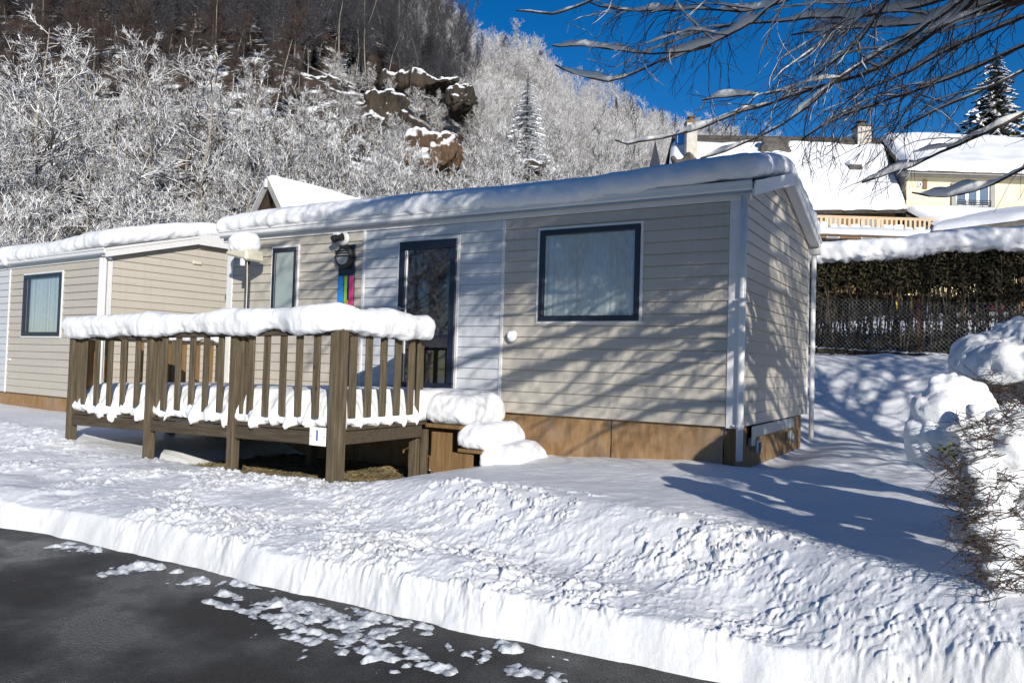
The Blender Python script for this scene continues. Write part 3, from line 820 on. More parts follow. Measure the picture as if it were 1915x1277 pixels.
# snow on the rails
def rail_snow(pts, wd, h, seed, z0=.895):
    pts = np.array(pts, float); seg = np.linalg.norm(np.diff(pts, axis=0), axis=1); cum = np.concatenate([[0], np.cumsum(seg)]); L = cum[-1]
    V, N, Fc = roundbox((L / 2, wd / 2, h / 2), .125, .022)
    V[:, 0] += L / 2; V[:, 2] += h / 2
    Q = np.stack([V[:, 0], V[:, 1] + 20, V[:, 2]], 1)
    V = V + N * (fbm(Q, .45, 2, seed)[:, None] * .035 + fbm(Q, .07, 2, seed + 3)[:, None] * .009)
    V[:, 2] = np.where(V[:, 2] < .06, V[:, 2] - .05 * np.abs(V[:, 1]) / wd * 2 - .012 * fbm(Q, .08, 2, seed + 8), V[:, 2])
    # slight humps where the posts stand
    for s_ in cum: V[:, 2] += .025 * np.exp(-((V[:, 0] - s_) / .15) ** 2) * sstep(0, h, V[:, 2])
    X = np.interp(V[:, 0], cum, pts[:, 0]); Y = np.interp(V[:, 0], cum, pts[:, 1])
    over = np.where(V[:, 0] < 0, V[:, 0], np.where(V[:, 0] > L, V[:, 0] - L, 0))
    d0 = (pts[1] - pts[0]) / seg[0]; d1 = (pts[-1] - pts[-2]) / seg[-1]
    eps = .08
    def at(s_): return np.stack([np.interp(s_, cum, pts[:, 0]), np.interp(s_, cum, pts[:, 1])], 1)
    t = at(np.clip(V[:, 0] + eps, 0, L)) - at(np.clip(V[:, 0] - eps, 0, L)); t /= np.linalg.norm(t, axis=1)[:, None]
    nx, ny = -t[:, 1], t[:, 0]
    W = np.stack([X + nx * V[:, 1] + over * np.where(over < 0, d0[0], d1[0]), Y + ny * V[:, 1] + over * np.where(over < 0, d0[1], d1[1]), V[:, 2] + z0], 1)
    W[:, 2] += sagz(W[:, 0])
    mkobj('rail_snow', W, Fc, MAT['snow'], deck, True)
rail_snow([(-8.34, YD), (-6.50, YD), (-4.98, YD), (-3.49, YD), (-3.47, -1.6), (-3.47, -.88)], .32, .245, 21)
rail_snow([(-8.18, YD + .25), (-8.18, -1.2), (-8.18, -.05)], .24, .24, 27)
# snow on the deck floor, squeezed out between the balusters
bx = []
for a, e in zip(PX[:-1], PX[1:]):
    st = (e - a - .25) / 5
    bx += [a] + [a + .098] + [a + .255 + k * st for k in range(5)]
bx = np.array(bx + [PX[3]])
by = np.array(list(np.linspace(YD + .27, -.95 - .20, 5)) + [-2.40, -.92])
def near(v, arr): return np.min(np.abs(v[:, None] - arr[None, :]), axis=1)
def deck_edge(V, N):
    f = sstep(-2.02, -2.50, V[:, 1]); gap = sstep(.05, .125, near(V[:, 0], bx)) 
    vr = .6 + .9 * vnoise(V * [1, 0, 0], .33, 88); out = f * (gap * .10 * vr - .07) + f * .045 * fbm(V * [1, 0, .5], .11, 3, 91)
    zrel = np.clip((V[:, 2] - DZ) / .38, 0, 1)
    V[:, 1] -= out * (1 - .75 * zrel)
    V[:, 1] += f * .30 * zrel ** 1.6 * (.8 + .3 * vnoise(V * [1, 0, 0], .3, 95))
    V[:, 2] -= f * (1 - zrel) * (.045 * vr + .06 * fbm(V * [1, 1, 0], .10, 3, 92)) * gap
    g = sstep(-3.75, -3.38, V[:, 0]) * (V[:, 1] < -.98); gap2 = sstep(.05, .125, near(V[:, 1], by))
    V[:, 0] += g * (gap2 * .09 - .05) * (1 - .75 * zrel) - g * .26 * zrel ** 1.6
    V[:, 2] -= g * (1 - zrel) * (.05 + .05 * fbm(V * [1, 1, 0], .10, 2, 93)) * gap2
    V[:, 2] += sagz(V[:, 0])
    return V
snow_pad('floor_snow', -8.30, -3.42, -2.49, -.03, DZ, .265, deck, None, r=.11, div=.022, amp=.02, fine=.008, seed=41, edge=deck_edge)

# house number plate
b = MB(); c0 = onY(594, 816, YD - .06); b.box(c0[0] - .115, c0[0] + .115, YD - .062, YD - .055, c0[2] - .095, c0[2] + .095, .002)
plate = b.build('number_plate', MAT['sign_white'], None); tag(plate, 'small white plate with a blue 1 nailed to the deck rim', 'sign')
tc = bpy.data.curves.new('digit', 'FONT'); tc.body = '1'; tc.size = .15; tc.extrude = .002; tc.align_x = 'CENTER'; tc.align_y = 'CENTER'; tc.offset = .0015
to = bpy.data.objects.new('digit', tc); col.objects.link(to)
bpy.context.view_layer.update()
me = bpy.data.meshes.new_from_object(to.evaluated_get(bpy.context.evaluated_depsgraph_get()))
bpy.data.objects.remove(to)
me.materials.clear(); me.materials.append(MAT['ink_blue'])
dg = bpy.data.objects.new('digit', me); col.objects.link(dg); dg.parent = plate
dg.rotation_euler = (math.pi / 2, 0, 0); dg.location = (c0[0] - .005, YD - .065, c0[2] + .005)
for s_ in (-1, 1):
    b = MB(); b.tube([(c0[0] + s_ * .095, YD - .066, c0[2]), (c0[0] + s_ * .095, YD - .061, c0[2])], .006, 8)
    b.build('screw', MAT['galv'], plate)

# ------------------------------------------------------------------ steps
def pillow(cx, cy, z0, z1, k=.26, skew=.0):
    def f(V, N):
        q = np.clip((V[:, 2] - z0) / (z1 - z0), 0, 1.2) ** 1.4
        V[:, 0] = cx + (V[:, 0] - cx) * (1 - k * q) + skew * q; V[:, 1] = cy + (V[:, 1] - cy) * (1 - k * .8 * q)
        V[:, 2] += .035 * vnoise(V * [1, 1, 0], .35, 55) * q; return V
    return f
st = empty('steps', (0, 0, 0)); tag(st, 'brown wooden steps with landing beside the deck, thick snow on every tread', 'steps')
b = MB()
for k, (a, e) in enumerate([(-3.34, -3.19), (-3.185, -3.05), (-3.045, -2.90), (-2.895, -2.75), (-2.745, -2.60), (-2.595, -2.46)]):
    b.box(a, e, -.90, -.875, -1.0, -.22 if e < -2.95 else (-.44 if e < -2.6 else -.60), .003)
b.build('side_panel', MAT['newwood'], st)
b = MB(); b.box(-3.40, -2.90, -.95, -.03, -.17, -.125, .006); b.build('landing', MAT['newwood'], st)
b = MB(); b.box(-2.93, -2.60, -.95, -.03, -.425, -.385, .006); b.build('tread', MAT['newwood'], st)
b = MB(); b.box(-2.62, -2.27, -.95, -.03, -.645, -.60, .006); b.build('tread', MAT['newwood'], st)
b = MB(); b.box(-2.93, -2.905, -.87, -.05, -1.0, -.18, .003); b.box(-2.62, -2.595, -.87, -.05, -1.0, -.43, .003); b.build('riser', MAT['newwood'], st)
snow_pad('snow', -3.47, -2.74, -1.01, -.02, -.125, .245, st, None, r=.17, div=.022, amp=.018, fine=.010, seed=61, edge=pillow(-3.12, -.45, -.125, .245, .20, -.03))
snow_pad('snow', -3.0, -2.46, -1.0, -.03, -.385, -.085, st, None, r=.148, div=.02, amp=.018, fine=.009, seed=62, edge=pillow(-2.73, -.5, -.385, -.085, .26, -.02))
snow_pad('snow', -2.70, -2.14, -1.0, -.04, -.605, -.32, st, None, r=.142, div=.02, amp=.018, fine=.009, seed=63, edge=pillow(-2.42, -.5, -.605, -.32, .26, -.02))

# ------------------------------------------------------------------ snow-laden shrub hedge, front right
def blob_mesh(name, spheres, voxel, mat_, parent, seed=1, amp=.02, fine=.008):
    """union of soft lumps: list of (x,y,z,rx,ry,rz)"""
    import bmesh
    bm = bmesh.new()
    for (x, y, z, rx, ry, rz) in spheres:
        mtx = Matrix.Translation((x, y, z)) @ Matrix.Diagonal((rx, ry, rz, 1))
        bmesh.ops.create_icosphere(bm, subdivisions=3, radius=1, matrix=mtx)
    me = bpy.data.meshes.new('tmp'); bm.to_mesh(me); bm.free()
    o = bpy.data.objects.new('tmp', me); col.objects.link(o)
    md = o.modifiers.new('r', 'REMESH'); md.mode = 'VOXEL'; md.voxel_size = voxel
    sm = o.modifiers.new('s', 'SMOOTH'); sm.iterations = 6; sm.factor = .6
    dg_ = bpy.context.evaluated_depsgraph_get(); ev = o.evaluated_get(dg_); m2 = ev.to_mesh()
    n = len(m2.vertices); V = np.empty(n * 3); m2.vertices.foreach_get('co', V); V = V.reshape(-1, 3)
    N = np.empty(n * 3); m2.vertices.foreach_get('normal', N); N = N.reshape(-1, 3)
    Fc = [tuple(p.vertices) for p in m2.polygons]
    ev.to_mesh_clear(); bpy.data.objects.remove(o); bpy.data.meshes.remove(me)
    V = V + N * (fbm(V, .22, 2, seed)[:, None] * amp + fbm(V, .06, 2, seed + 4)[:, None] * fine)
    return mkobj(name, V, Fc, mat_, parent, True)
hedge = empty('hedge', (2.6, -4.0, -.8))
tag(hedge, 'rounded shrub hedge weighed down by big pillows of snow, at the right edge', 'hedge')
def hp(px, py, d): return atD(px, py, d) - np.array([2.6, -4.0, -.8])
def lump(px, py, d, rw, rh, rd=None):
    p = hp(px, py, d); k = d / F; return (*p, rw * k, (rd or rw) * k, rh * k)
rr0 = random.Random(8)
L_ = [lump(1772, 722, 4.3, 36, 30), lump(1790, 742, 4.3, 42, 40), lump(1772, 768, 4.25, 50, 48), lump(1746, 802, 4.15, 50, 66, 60), lump(1820, 770, 4.3, 40, 34), lump(1722, 805, 4.2, 28, 42), lump(1800, 790, 4.2, 30, 36), lump(1745, 850, 4.1, 26, 30),
      lump(1815, 835, 3.9, 38, 45), lump(1790, 820, 3.95, 24, 34), lump(1850, 800, 4.0, 40, 30), lump(1880, 850, 3.85, 36, 38), lump(1915, 800, 3.9, 28, 36), lump(1835, 880, 3.85, 26, 30), lump(1900, 900, 3.8, 26, 20),
      lump(1880, 690, 4.6, 75, 52, 90), lump(1960, 690, 4.5, 90, 60, 100), lump(1845, 690, 4.6, 36, 44),
      lump(1890, 680, 5.4, 95, 62, 120), lump(1840, 700, 5.3, 55, 60, 90), lump(1990, 660, 5.3, 130, 70, 140), lump(2040, 800, 4.2, 110, 80, 110), lump(2080, 720, 5.0, 160, 90, 160)]
for k in range(34):
    L_.append(lump(rr0.uniform(1770, 1990), rr0.uniform(770, 1000), 3.84 + rr0.uniform(0, .12), rr0.uniform(9, 24), rr0.uniform(7, 17)))
blob_mesh('snow', L_, .018, MAT['snow'], hedge, 5, .05, .018)
def smooth_q(q):
    q = np.array(q); t = np.linspace(0, 3, 7); return np.stack([np.interp(t, range(4), q[:, i]) for i in range(3)], 1) * 1.0
# snow caught inside the twigs
rr = random.Random(5); L2 = []
for k in range(300):
    py = rr.uniform(870, 1160); xl = np.interp(py, [860, 1000, 1150], [1785, 1820, 1880]); px = xl + abs(rr.gauss(0, 1)) * 95 + 12
    d = 3.87 + rr.uniform(-.06, .10) - (py - 880) / 1400; r_ = rr.uniform(8, 21)
    L2.append(lump(px, py, d, r_ * 1.3, r_ * .75))
for k in range(26):
    L2.append(lump(rr.uniform(1940, 2150), rr.uniform(850, 1150), 4.1, 40, 36))
blob_mesh('pocket_snow', L2, .016, MAT['snow'], hedge, 9, .03, .018)
L3 = [lump(rr.uniform(1900, 2060), rr.uniform(900, 1080), 4.7, 50, 70, 50) for _ in range(14)] + [lump(2020, 980, 4.8, 120, 130, 100), lump(1960, 850, 4.8, 70, 60, 60)]
blob_mesh('inner_wood', L3, .04, MAT['hedge_leaf'], hedge, 3, .05, .03)
tb = TB()
for k in range(1500):
    py = rr.uniform(700, 1190); xl = np.interp(py, [700, 860, 1000, 1190], [1840, 1755, 1800, 1885]); px = xl + abs(rr.gauss(0, 1)) * 105
    if py < 860 and px < 1800: continue
    d = 3.84 + rr.uniform(-.10, .07) - (py - 880) / 1400 + (0.5 if py < 780 else 0)
    p = hp(px, py, d); L = rr.uniform(.05, .30)
    a = rr.gauss(0, .45); dirn = -RT * math.cos(a) + FW * rr.uniform(-.8, .25)
    v = np.array([dirn[0], dirn[1], rr.gauss(-.02, .42)]); v /= np.linalg.norm(v)
    bend_ = np.array([rr.gauss(0, .3), rr.gauss(0, .3), rr.gauss(.15, .5)])
    q = [p - v * L * .5, p - v * L * .1 + bend_ * L * .2, p + v * L * .25 + bend_ * L * .2, p + v * L * .55]
    tb.tube(smooth_q(q), [.0021, .0021, .002, .0018, .0015, .0012, .0007], 4)
    if rr.random() < .6:
        b0 = q[2]; v2 = v + np.array([rr.gauss(0, .6), rr.gauss(0, .6), rr.gauss(.2, .5)]); tb.tube([b0, b0 + v2 * L * .2, b0 + v2 * L * .38], [.002, .0017, .0008], 3)
for k in range(26):
    x, y = rr.uniform(.15, .9), rr.uniform(.0, 1.2)
    tb.tube([(x, y, 0), (x + rr.gauss(0, .06), y + rr.gauss(0, .06), .4), (x + rr.gauss(0, .1), y + rr.gauss(0, .1), .8)], [.014, .011, .007], 6)
tb.build('twigs', MAT['twig_near'], hedge)
def leaf(b, p, s, rnd):
    d = np.array([rnd.gauss(0, 1), rnd.gauss(0, 1), rnd.gauss(0, .5)]); d /= np.linalg.norm(d)
    e = np.cross(d, [rnd.gauss(0, 1), rnd.gauss(0, 1), rnd.gauss(0, 1)]); e /= np.linalg.norm(e); n_ = np.cross(d, e)
    P = [p, p + d * s * .35 + e * s * .24 + n_ * s * .05, p + d * s * .75 + e * s * .20, p + d * s, p + d * s * .75 - e * s * .20, p + d * s * .35 - e * s * .24 + n_ * s * .05, p + d * s * .5 - n_ * s * .06]
    b.add(P, [(0, 1, 6), (1, 2, 6), (2, 3, 6), (3, 4, 6), (4, 5, 6), (5, 0, 6)])
for cx, cy, n in ((1840, 900, 7), (1875, 940, 8), (1905, 1050, 7), (1860, 985, 6), (1765, 845, 8), (1775, 835, 6), (1800, 1020, 4), (1845, 1020, 3), (1885, 1005, 5), (1900, 1012, 4), (1835, 1080, 5), (1890, 1135, 3), (1812, 1032, 3), (1760, 848, 5), (1905, 960, 3), (1900, 1090, 4)):
    b = MB()
    for k in range(n): leaf(b, hp(cx + rr.gauss(0, 9), cy + rr.gauss(0, 8), 3.80 - (cy - 880) / 1400 + (.25 if cy < 760 else 0)), rr.uniform(.022, .042), rr)
    b.build('leaf_cluster', MAT['leaf_green'], hedge)

# ------------------------------------------------------------------ big bare tree overhead
tree = empty('beech_tree', (4.7, -3.3, -.6)); T0 = np.array([4.7, -3.3, -.6])
tag(tree, 'large bare tree reaching over from the right, dark twigs and snow along its branches', 'tree')
limbs, twigs, snowb = TB(), TB(), TB(); snow_r = []
tr = random.Random(23)
def smooth_path(P, n):
    P = np.asarray(P, float); seg = np.linalg.norm(np.diff(P, axis=0), axis=1); s_ = np.concatenate([[0], np.cumsum(seg)])
    t = np.linspace(0, s_[-1], n); Q = np.stack([np.interp(t, s_, P[:, i]) for i in range(3)], 1)
    for _ in range(max(1, n // 14)):
        Q[1:-1] = Q[1:-1] * .5 + (Q[:-2] + Q[2:]) * .25
    return Q
def inframe(P, lim=True):
    px, py, d = proj(P)
    v = (d > .3) & (px > -40) & (px < 1960) & (py > -40) & (py < 1310)
    bad = v & ((px < 985 + .5 * py) | (py > 90 + .50 * (px - 1000)) | (py > 400) | (d < 3.2))
    near_ = (d > -.5) & (d < 1.6)
    return v.any(), (bad | (near_ & (np.abs(px - 957) < 1400))).any()
def add_snow(P, rad, amt, rnd):
    seg = np.linalg.norm(np.diff(P, axis=0), axis=1).sum(); n = max(6, int(seg / .035))
    t = np.linspace(0, 1, len(P)); tt = np.linspace(0, 1, n)
    Q = np.stack([np.interp(tt, t, P[:, i]) for i in range(3)], 1); r0 = np.interp(tt, t, rad)
    D = np.gradient(Q, axis=0); D /= np.linalg.norm(D, axis=1)[:, None] + 1e-9
    flat = np.clip(1.15 - np.abs(D[:, 2]) * 1.25, 0, 1)
    k = vnoise(Q, .40, 7) + .55 * vnoise(Q, .11, 9) + .25 * vnoise(Q, .05, 10)
    rs = (r0 * .9 + amt * (.55 + .75 * k)) * flat
    rs = np.where(k < -.55, r0 * .4, rs) * .82 * np.clip((1 - tt) * seg / .18, .25, 1)
    rs = np.maximum(rs, .0012); rs[0] *= .3; rs[-1] *= .3
    Q = Q + np.array([0, 0, 1]) * (r0 * .55 + rs * .80)[:, None]
    a0 = len(snowb.V); snowb.tube(Q, rs, 7)
    snow_r.append(np.repeat(rs, 7))
ALLOW = True
def twig(p, d, L, r, lvl, dens=1.0, sn=0.0, droop=.5):
    n = 7 if lvl < 2 else 5
    P = [np.array(p)]; v = d / np.linalg.norm(d)
    for k in range(n):
        v = v + np.array([tr.gauss(0, .20), tr.gauss(0, .20), tr.gauss(0, .17) - droop * .16]); v /= np.linalg.norm(v)
        P.append(P[-1] + v * L / n)
    P = np.array(P)
    vis, bad = inframe(P)
    if bad or (vis and not ALLOW): return
    rad = np.linspace(r, max(r * .3, .0015), len(P))
    twigs.tube(P, rad, 5 if lvl < 1 else (4 if lvl < 2 else 3))
    if sn > 0 and tr.random() < (.75 if lvl == 0 else .35): add_snow(P, rad, sn, tr)
    if lvl < 2:
        m_ = int((7 if lvl == 0 else 5) * dens * (L / (1.0 if lvl == 0 else .45)) + .5)
        for k in range(m_):
            t = tr.uniform(.15, .98); i = int(t * (len(P) - 1)); q = P[i] + (P[min(i + 1, len(P) - 1)] - P[i]) * (t * (len(P) - 1) - i)
            base = P[min(i + 1, len(P) - 1)] - P[i]; base /= np.linalg.norm(base) + 1e-9
            side = np.cross(base, [0, 0, 1]) * tr.choice((-1, 1)) * tr.uniform(.4, 1.1)
            dd = base + side + np.array([0, 0, tr.gauss(-.12, .45)])
            twig(q, dd, L * tr.uniform(.3, .6), max(r * .5, .002), lvl + 1, dens, sn * .4, droop)
def limb(P, r0, r1, sn, dens, tw_r=.008, tl=(.5, 1.3)):
    seg = np.linalg.norm(np.diff(np.asarray(P), axis=0), axis=1).sum()
    Q = smooth_path(P, max(10, int(seg / .10)))
    Q[1:-1] += np.stack([vnoise(Q, .5, 100 + i) + .4 * vnoise(Q, .16, 110 + i) for i in range(3)], 1)[1:-1] * .04
    rad = r0 + (r1 - r0) * np.linspace(0, 1, len(Q)) ** .7
    limbs.tube(Q, rad, 9)
    add_snow(Q, rad, sn, tr)
    m_ = int(seg * 8.0 * dens)
    for k in range(m_):
        t = tr.uniform(.12, 1.0) ** .8; i = min(int(t * (len(Q) - 1)), len(Q) - 2)
        base = Q[i + 1] - Q[i]; base /= np.linalg.norm(base)
        side = np.cross(base, [0, 0, 1]) * tr.choice((-1, 1)) * tr.uniform(.3, 1.0)
        dd = base + side + np.array([0, 0, tr.gauss(-.1, .4)])
        twig(Q[i], dd, tr.uniform(*tl) * (1 - .45 * t), tw_r * (1 - .4 * t), 0, dens, sn * .45)
# trunk
tp = smooth_path([T0 + [0, 0, -.4], T0 + [0, 0, .8], T0 + [-.08, .05, 2.2], T0 + [-.05, .15, 3.8], T0 + [.1, .1, 5.5], T0 + [.1, 0, 7.5]], 40)
tk = TB(); tk.tube(tp, np.linspace(.23, .07, 40), 18)
def joint(z): return tp[int(np.clip((z - tp[0, 2]) / (tp[-1, 2] - tp[0, 2]) * 39, 0, 39))]
# main limb low over the hedge: several of the branches in view spring from it
hub = atD(1990, -20, 5.0)
limb([joint(2.3), (joint(2.3) + hub) / 2 + [0, 0, .15], hub, atD(1800, 25, 5.2), atD(1745, 38, 5.4)], .10, .03, .05, .6)
TR = [  # traced branches: pixel points far to near with depth, radius at root, snow
    ([(1032, 85), (1112, 90), (1190, 98), (1271, 100), (1330, 85), (1385, 55), (1435, 5), (1520, -60)], 6.2, 5.2, .020, .034, .7),
    ([(1038, 122), (1080, 138), (1133, 151), (1186, 143), (1234, 117), (1262, 98), (1330, 85)], 6.2, 6.0, .012, .022, .6),
    ([(1313, 188), (1377, 185), (1440, 175), (1483, 160), (1525, 132), (1583, 90), (1620, 60), (1645, 0), (1700, -50)], 6.0, 5.0, .020, .024, 1),
    ([(1150, 262), (1186, 265), (1271, 254), (1334, 238), (1387, 217), (1430, 191), (1483, 175), (1562, 143), (1642, 117), (1695, 90), (1758, 53), (1800, 20)], 6.3, 5.1, .024, .022, 1),
    ([(1310, 296), (1366, 281), (1409, 262), (1451, 236), (1493, 205), (1525, 180), (1562, 145), (1640, 90), (1760, 30)], 6.0, 5.1, .022, .036, 1),
    ([(1612, 342), (1695, 313), (1748, 286), (1800, 265), (1854, 240), (1915, 222), (2000, 150)], 5.8, 5.0, .026, .034, .7),
    ([(1705, 360), (1774, 366), (1832, 350), (1880, 328), (1915, 318), (2010, 240)], 5.4, 4.8, .018, .030, .5),
    ([(1583, 185), (1642, 159), (1695, 138), (1748, 118), (1800, 92), (1915, 32), (1980, 0)], 6.2, 5.1, .018, .018, 1),
    ([(1096, 2), (1165, 12), (1218, 20), (1297, 12), (1361, 26), (1450, 10), (1560, -40)], 6.4, 5.4, .018, .026, .8),
    ([(1480, 66), (1540, 52), (1620, 45), (1700, 40), (1800, 25)], 6.0, 5.2, .020, .030, 1),
    ([(1240, 60), (1310, 62), (1370, 48), (1430, 40), (1520, 28), (1640, 20), (1790, -10)], 6.3, 5.2, .018, .022, 1),
    ([(1500, 262), (1560, 225), (1640, 195), (1720, 165), (1800, 140), (1915, 92), (2000, 40)], 6.0, 5.0, .018, .016, 1),
    ([(1690, 240), (1740, 210), (1800, 185), (1860, 160), (1925, 130), (2010, 80)], 5.6, 4.9, .014, .012, 1),
    ([(965, 20), (1005, 27), (1060, 22), (1130, -15), (1220, -60)], 6.2, 5.5, .010, .006, .6),
]
for pts, d0, d1, r_, sn, dens in TR:
    n = len(pts); P = [atD(x, y, d0 + (d1 - d0) * k / (n - 1)) for k, (x, y) in enumerate(pts)]
    e = P[-1]; P = P[::-1]
    jz = 2.2 + max(0, e[2] - 2.5) * .6
    j = hub if pts[-1][0] > 1750 else joint(jz + .4)
    if not (pts[-1][0] == 1330): P = [j, (j + e) / 2 + np.array([0, 0, .25])] + P
    limb(P, r_ * .80, .006, sn * 1.35, dens * (.85 if pts[-1][0] < 1700 else .62), .006, (.5, 1.5))
# the rest of the crown
cnt = 0; tries = 0; ALLOW = False
while cnt < 64 and tries < 1500:
    tries += 1
    z = tr.uniform(1.9, 6.6); j = joint(z); az = tr.uniform(-math.pi, math.pi)
    L = tr.uniform(2.2, 4.6) * (1 - .07 * (z - 2)); up = tr.uniform(.0, .75)
    d = np.array([math.cos(az), math.sin(az), up]); P = [j]
    for k in range(6):
        d = d + np.array([tr.gauss(0, .12), tr.gauss(0, .12), -.13]); P.append(P[-1] + d / np.linalg.norm(d) * L / 6)
    vis, bad = inframe(smooth_path(P, 24))
    if bad: continue
    if vis: continue
    cnt += 1
    limb(P, .045, .008, .03, .8 if vis else .55, .012, (.7, 1.6))
for k in range(46):
    while True:
        u = np.array([tr.uniform(-1, 1) for _ in range(3)])
        if u @ u <= 1: break
    e = np.array([2.0, -4.7, 4.9]) + u * [2.7, 2.1, 1.3]; j = joint(tr.uniform(1.9, 3.4) + .2 * e[2])
    P = [j, j + (e - j) * .35 + [0, 0, .45], j + (e - j) * .7 + [tr.gauss(0, .2), tr.gauss(0, .2), .35], e, e + (e - j) * .12 + [0, 0, -.25]]
    vis, bad = inframe(smooth_path(P, 24))
    if vis or bad and False: continue
    limb(P, .045, .008, .034, .7, .012, (.7, 1.5))
tk.build('trunk', MAT['bark_dark']); limbs_o = limbs.build('limbs', MAT['bark_dark']); twigs_o = twigs.build('twigs', MAT['twig_near'], None); sv = np.concatenate(snowb.V); sv += vnoise(sv, .05, 3)[:, None] * (np.concatenate(snow_r) * .25)[:, None]; snowb.V = [sv]; sn_o = snowb.build('branch_snow', MAT['snow'])
for o in (bpy.data.objects['trunk'], limbs_o, twigs_o, sn_o):
    o.parent = tree; o.location = -T0

# ------------------------------------------------------------------ fence and clipped hedge behind the cabin
FY = 7.5
def fz(x): return 1.06 - .06 * (x + .14) / 1.3
fence = empty('chain_link_fence', (0, FY, 0)); tag(fence, 'low chain-link fence on rusty posts in front of the dark clipped hedge', 'fence')
tb = TB(); pit = .078; H = .98
for k in range(-16, 84):
    for sg in (1, -1):
        x0 = -1.0 + k * pit * 1.0
        a = np.array([x0, 0, 0]); e = np.array([x0 + sg * H, 0, H])
        P = np.stack([a + (e - a) * t for t in np.linspace(0, 1, 9)])
        P = P[(P[:, 0] > -1.2) & (P[:, 0] < 5.5)]
        if len(P) < 2: continue
        P[:, 2] += [fz(x) - .02 for x in P[:, 0]]; P[:, 1] += .004 * sg
        tb.tube(P, .0019, 3)
tb.build('mesh', MAT['galv'], fence)
b = MB()
for hgt in (H,): b.tube([(-1.2, -.01, fz(-1.2) + hgt), (2, -.01, fz(2) + hgt - .01), (5.5, -.01, fz(5.5) + hgt)], .004, 6)
b.build('top_wire', MAT['stem'], fence)
for x in (-1.1, 1.28, 3.7):
    b = MB(); b.box(x - .018, x + .018, .0, .03, fz(x) - .3, fz(x) + 1.02, .003); b.build('post', MAT['rust'], fence)
kerb = TB()
bh = empty('clipped_hedge', (0, 8.2, 0)); tag(bh, 'dark clipped hedge with bare lower stems under a thick band of snow, behind the fence', 'hedge')
hr = random.Random(9)
def htop(x): return np.interp(x, [-1.5, 0, 1.0, 1.6, 2.6, 5.5], [2.86, 2.84, 2.84, 2.94, 2.93, 3.0])
tb = TB()
for k in range(380):
    x = hr.uniform(-1.5, 5.6); y = hr.uniform(-.28, .32); z0 = .9; r_ = hr.uniform(.008, .024)
    P = [(x, y, z0)]; dx = hr.gauss(0, .10)
    for q in range(5): P.append((P[-1][0] + dx * .3 + hr.gauss(0, .05), P[-1][1] + hr.gauss(0, .04), P[-1][2] + .38))
    tb.tube(P, np.linspace(r_, r_ * .4, 6), 5)
    for q in range(9):
        i = hr.randint(1, 4); p = np.array(P[i]); v = np.array([hr.gauss(0, .8), hr.gauss(0, .5), hr.uniform(.1, 1)])
        tb.tube([p, p + v * .12, p + v * .25 + [hr.gauss(0, .04), 0, 0]], [.006, .005, .002], 3)
tb.build('stems', MAT['stem'], bh)
def sprays(p, sz):
    n = len(p); d = rng.normal(0, 1, (n, 3)) * [1, 1, .8] + [0, -.2, .3]; d /= np.linalg.norm(d, axis=1)[:, None]
    e = np.cross(d, rng.normal(0, 1, (n, 3))); e /= np.linalg.norm(e, axis=1)[:, None] + 1e-9
    s_ = (sz * rng.uniform(.5, 1.3, n))[:, None]
    V = np.stack([p, p + d * s_ * .5 + e * s_ * .3, p + d * s_, p + d * s_ * .5 - e * s_ * .3], 1).reshape(-1, 3)
    return V, np.arange(4 * n).reshape(n, 4)
n_ = 110000
zx = rng.uniform(-1.5, 5.6, n_); zt_ = htop(zx); zz = zt_ - np.abs(rng.normal(0, .62, n_)); zy = rng.uniform(-.38, .38, n_)
nz = vnoise(np.stack([zx, 0 * zx, zz], 1), .35, 4)
ok = (zz > zt_ - .74 + .50 * nz) | ((rng.random(n_) < .12) & (zz > 1.0))
V, Fc = sprays(np.stack([zx, zy, zz + .05 * nz + .06 * vnoise(np.stack([zx, 0 * zx, 0 * zx], 1), .12, 6)], 1)[ok], .065)
n_ = 16000; zx = rng.uniform(-1.5, 5.6, n_)
V2, F2 = sprays(np.stack([zx, rng.uniform(-.3, .2, n_), 1.0 + np.abs(rng.normal(0, .17, n_)) * (1.9 + 1.2 * vnoise(np.stack([zx, 0 * zx, 0 * zx], 1), .7, 3))], 1), .06)
mkobj('foliage', np.concatenate([V, V2]), np.concatenate([Fc, F2 + len(V)]), MAT['hedge_leaf'], bh)
def hb(V):
    V = V.copy(); V[:, 2] += htop(V[:, 0]); V[:, 2] -= np.where(V[:, 2] < htop(V[:, 0]) + .1, .06 * np.abs(fbm(V, .12, 2, 5)), 0); return V
o = snow_pad('snow', -1.7, 5.8, -.52, .50, -.04, .37, bh, hb, r=.19, div=.045, amp=.05, fine=.018, seed=15)
# stone edging under the fence
rowr = empty('stone_edging', (0, FY - .12, 0)); tag(rowr, 'row of dark stones half under snow along the foot of the fence', 'edging')
for k in range(26):
    x = -1.0 + k * .17 + hr.uniform(-.03, .03)
    V, N, Fc = roundbox((hr.uniform(.06, .11), .07, hr.uniform(.035, .06)), .03, .02); V = V + [x, hr.uniform(-.06, .05), fz(x) - .02]; V += N * fbm(V, .08, 2, k)[:, None] * .02
    mkobj('stone', V, Fc, MAT['rock_snow'], rowr, False)

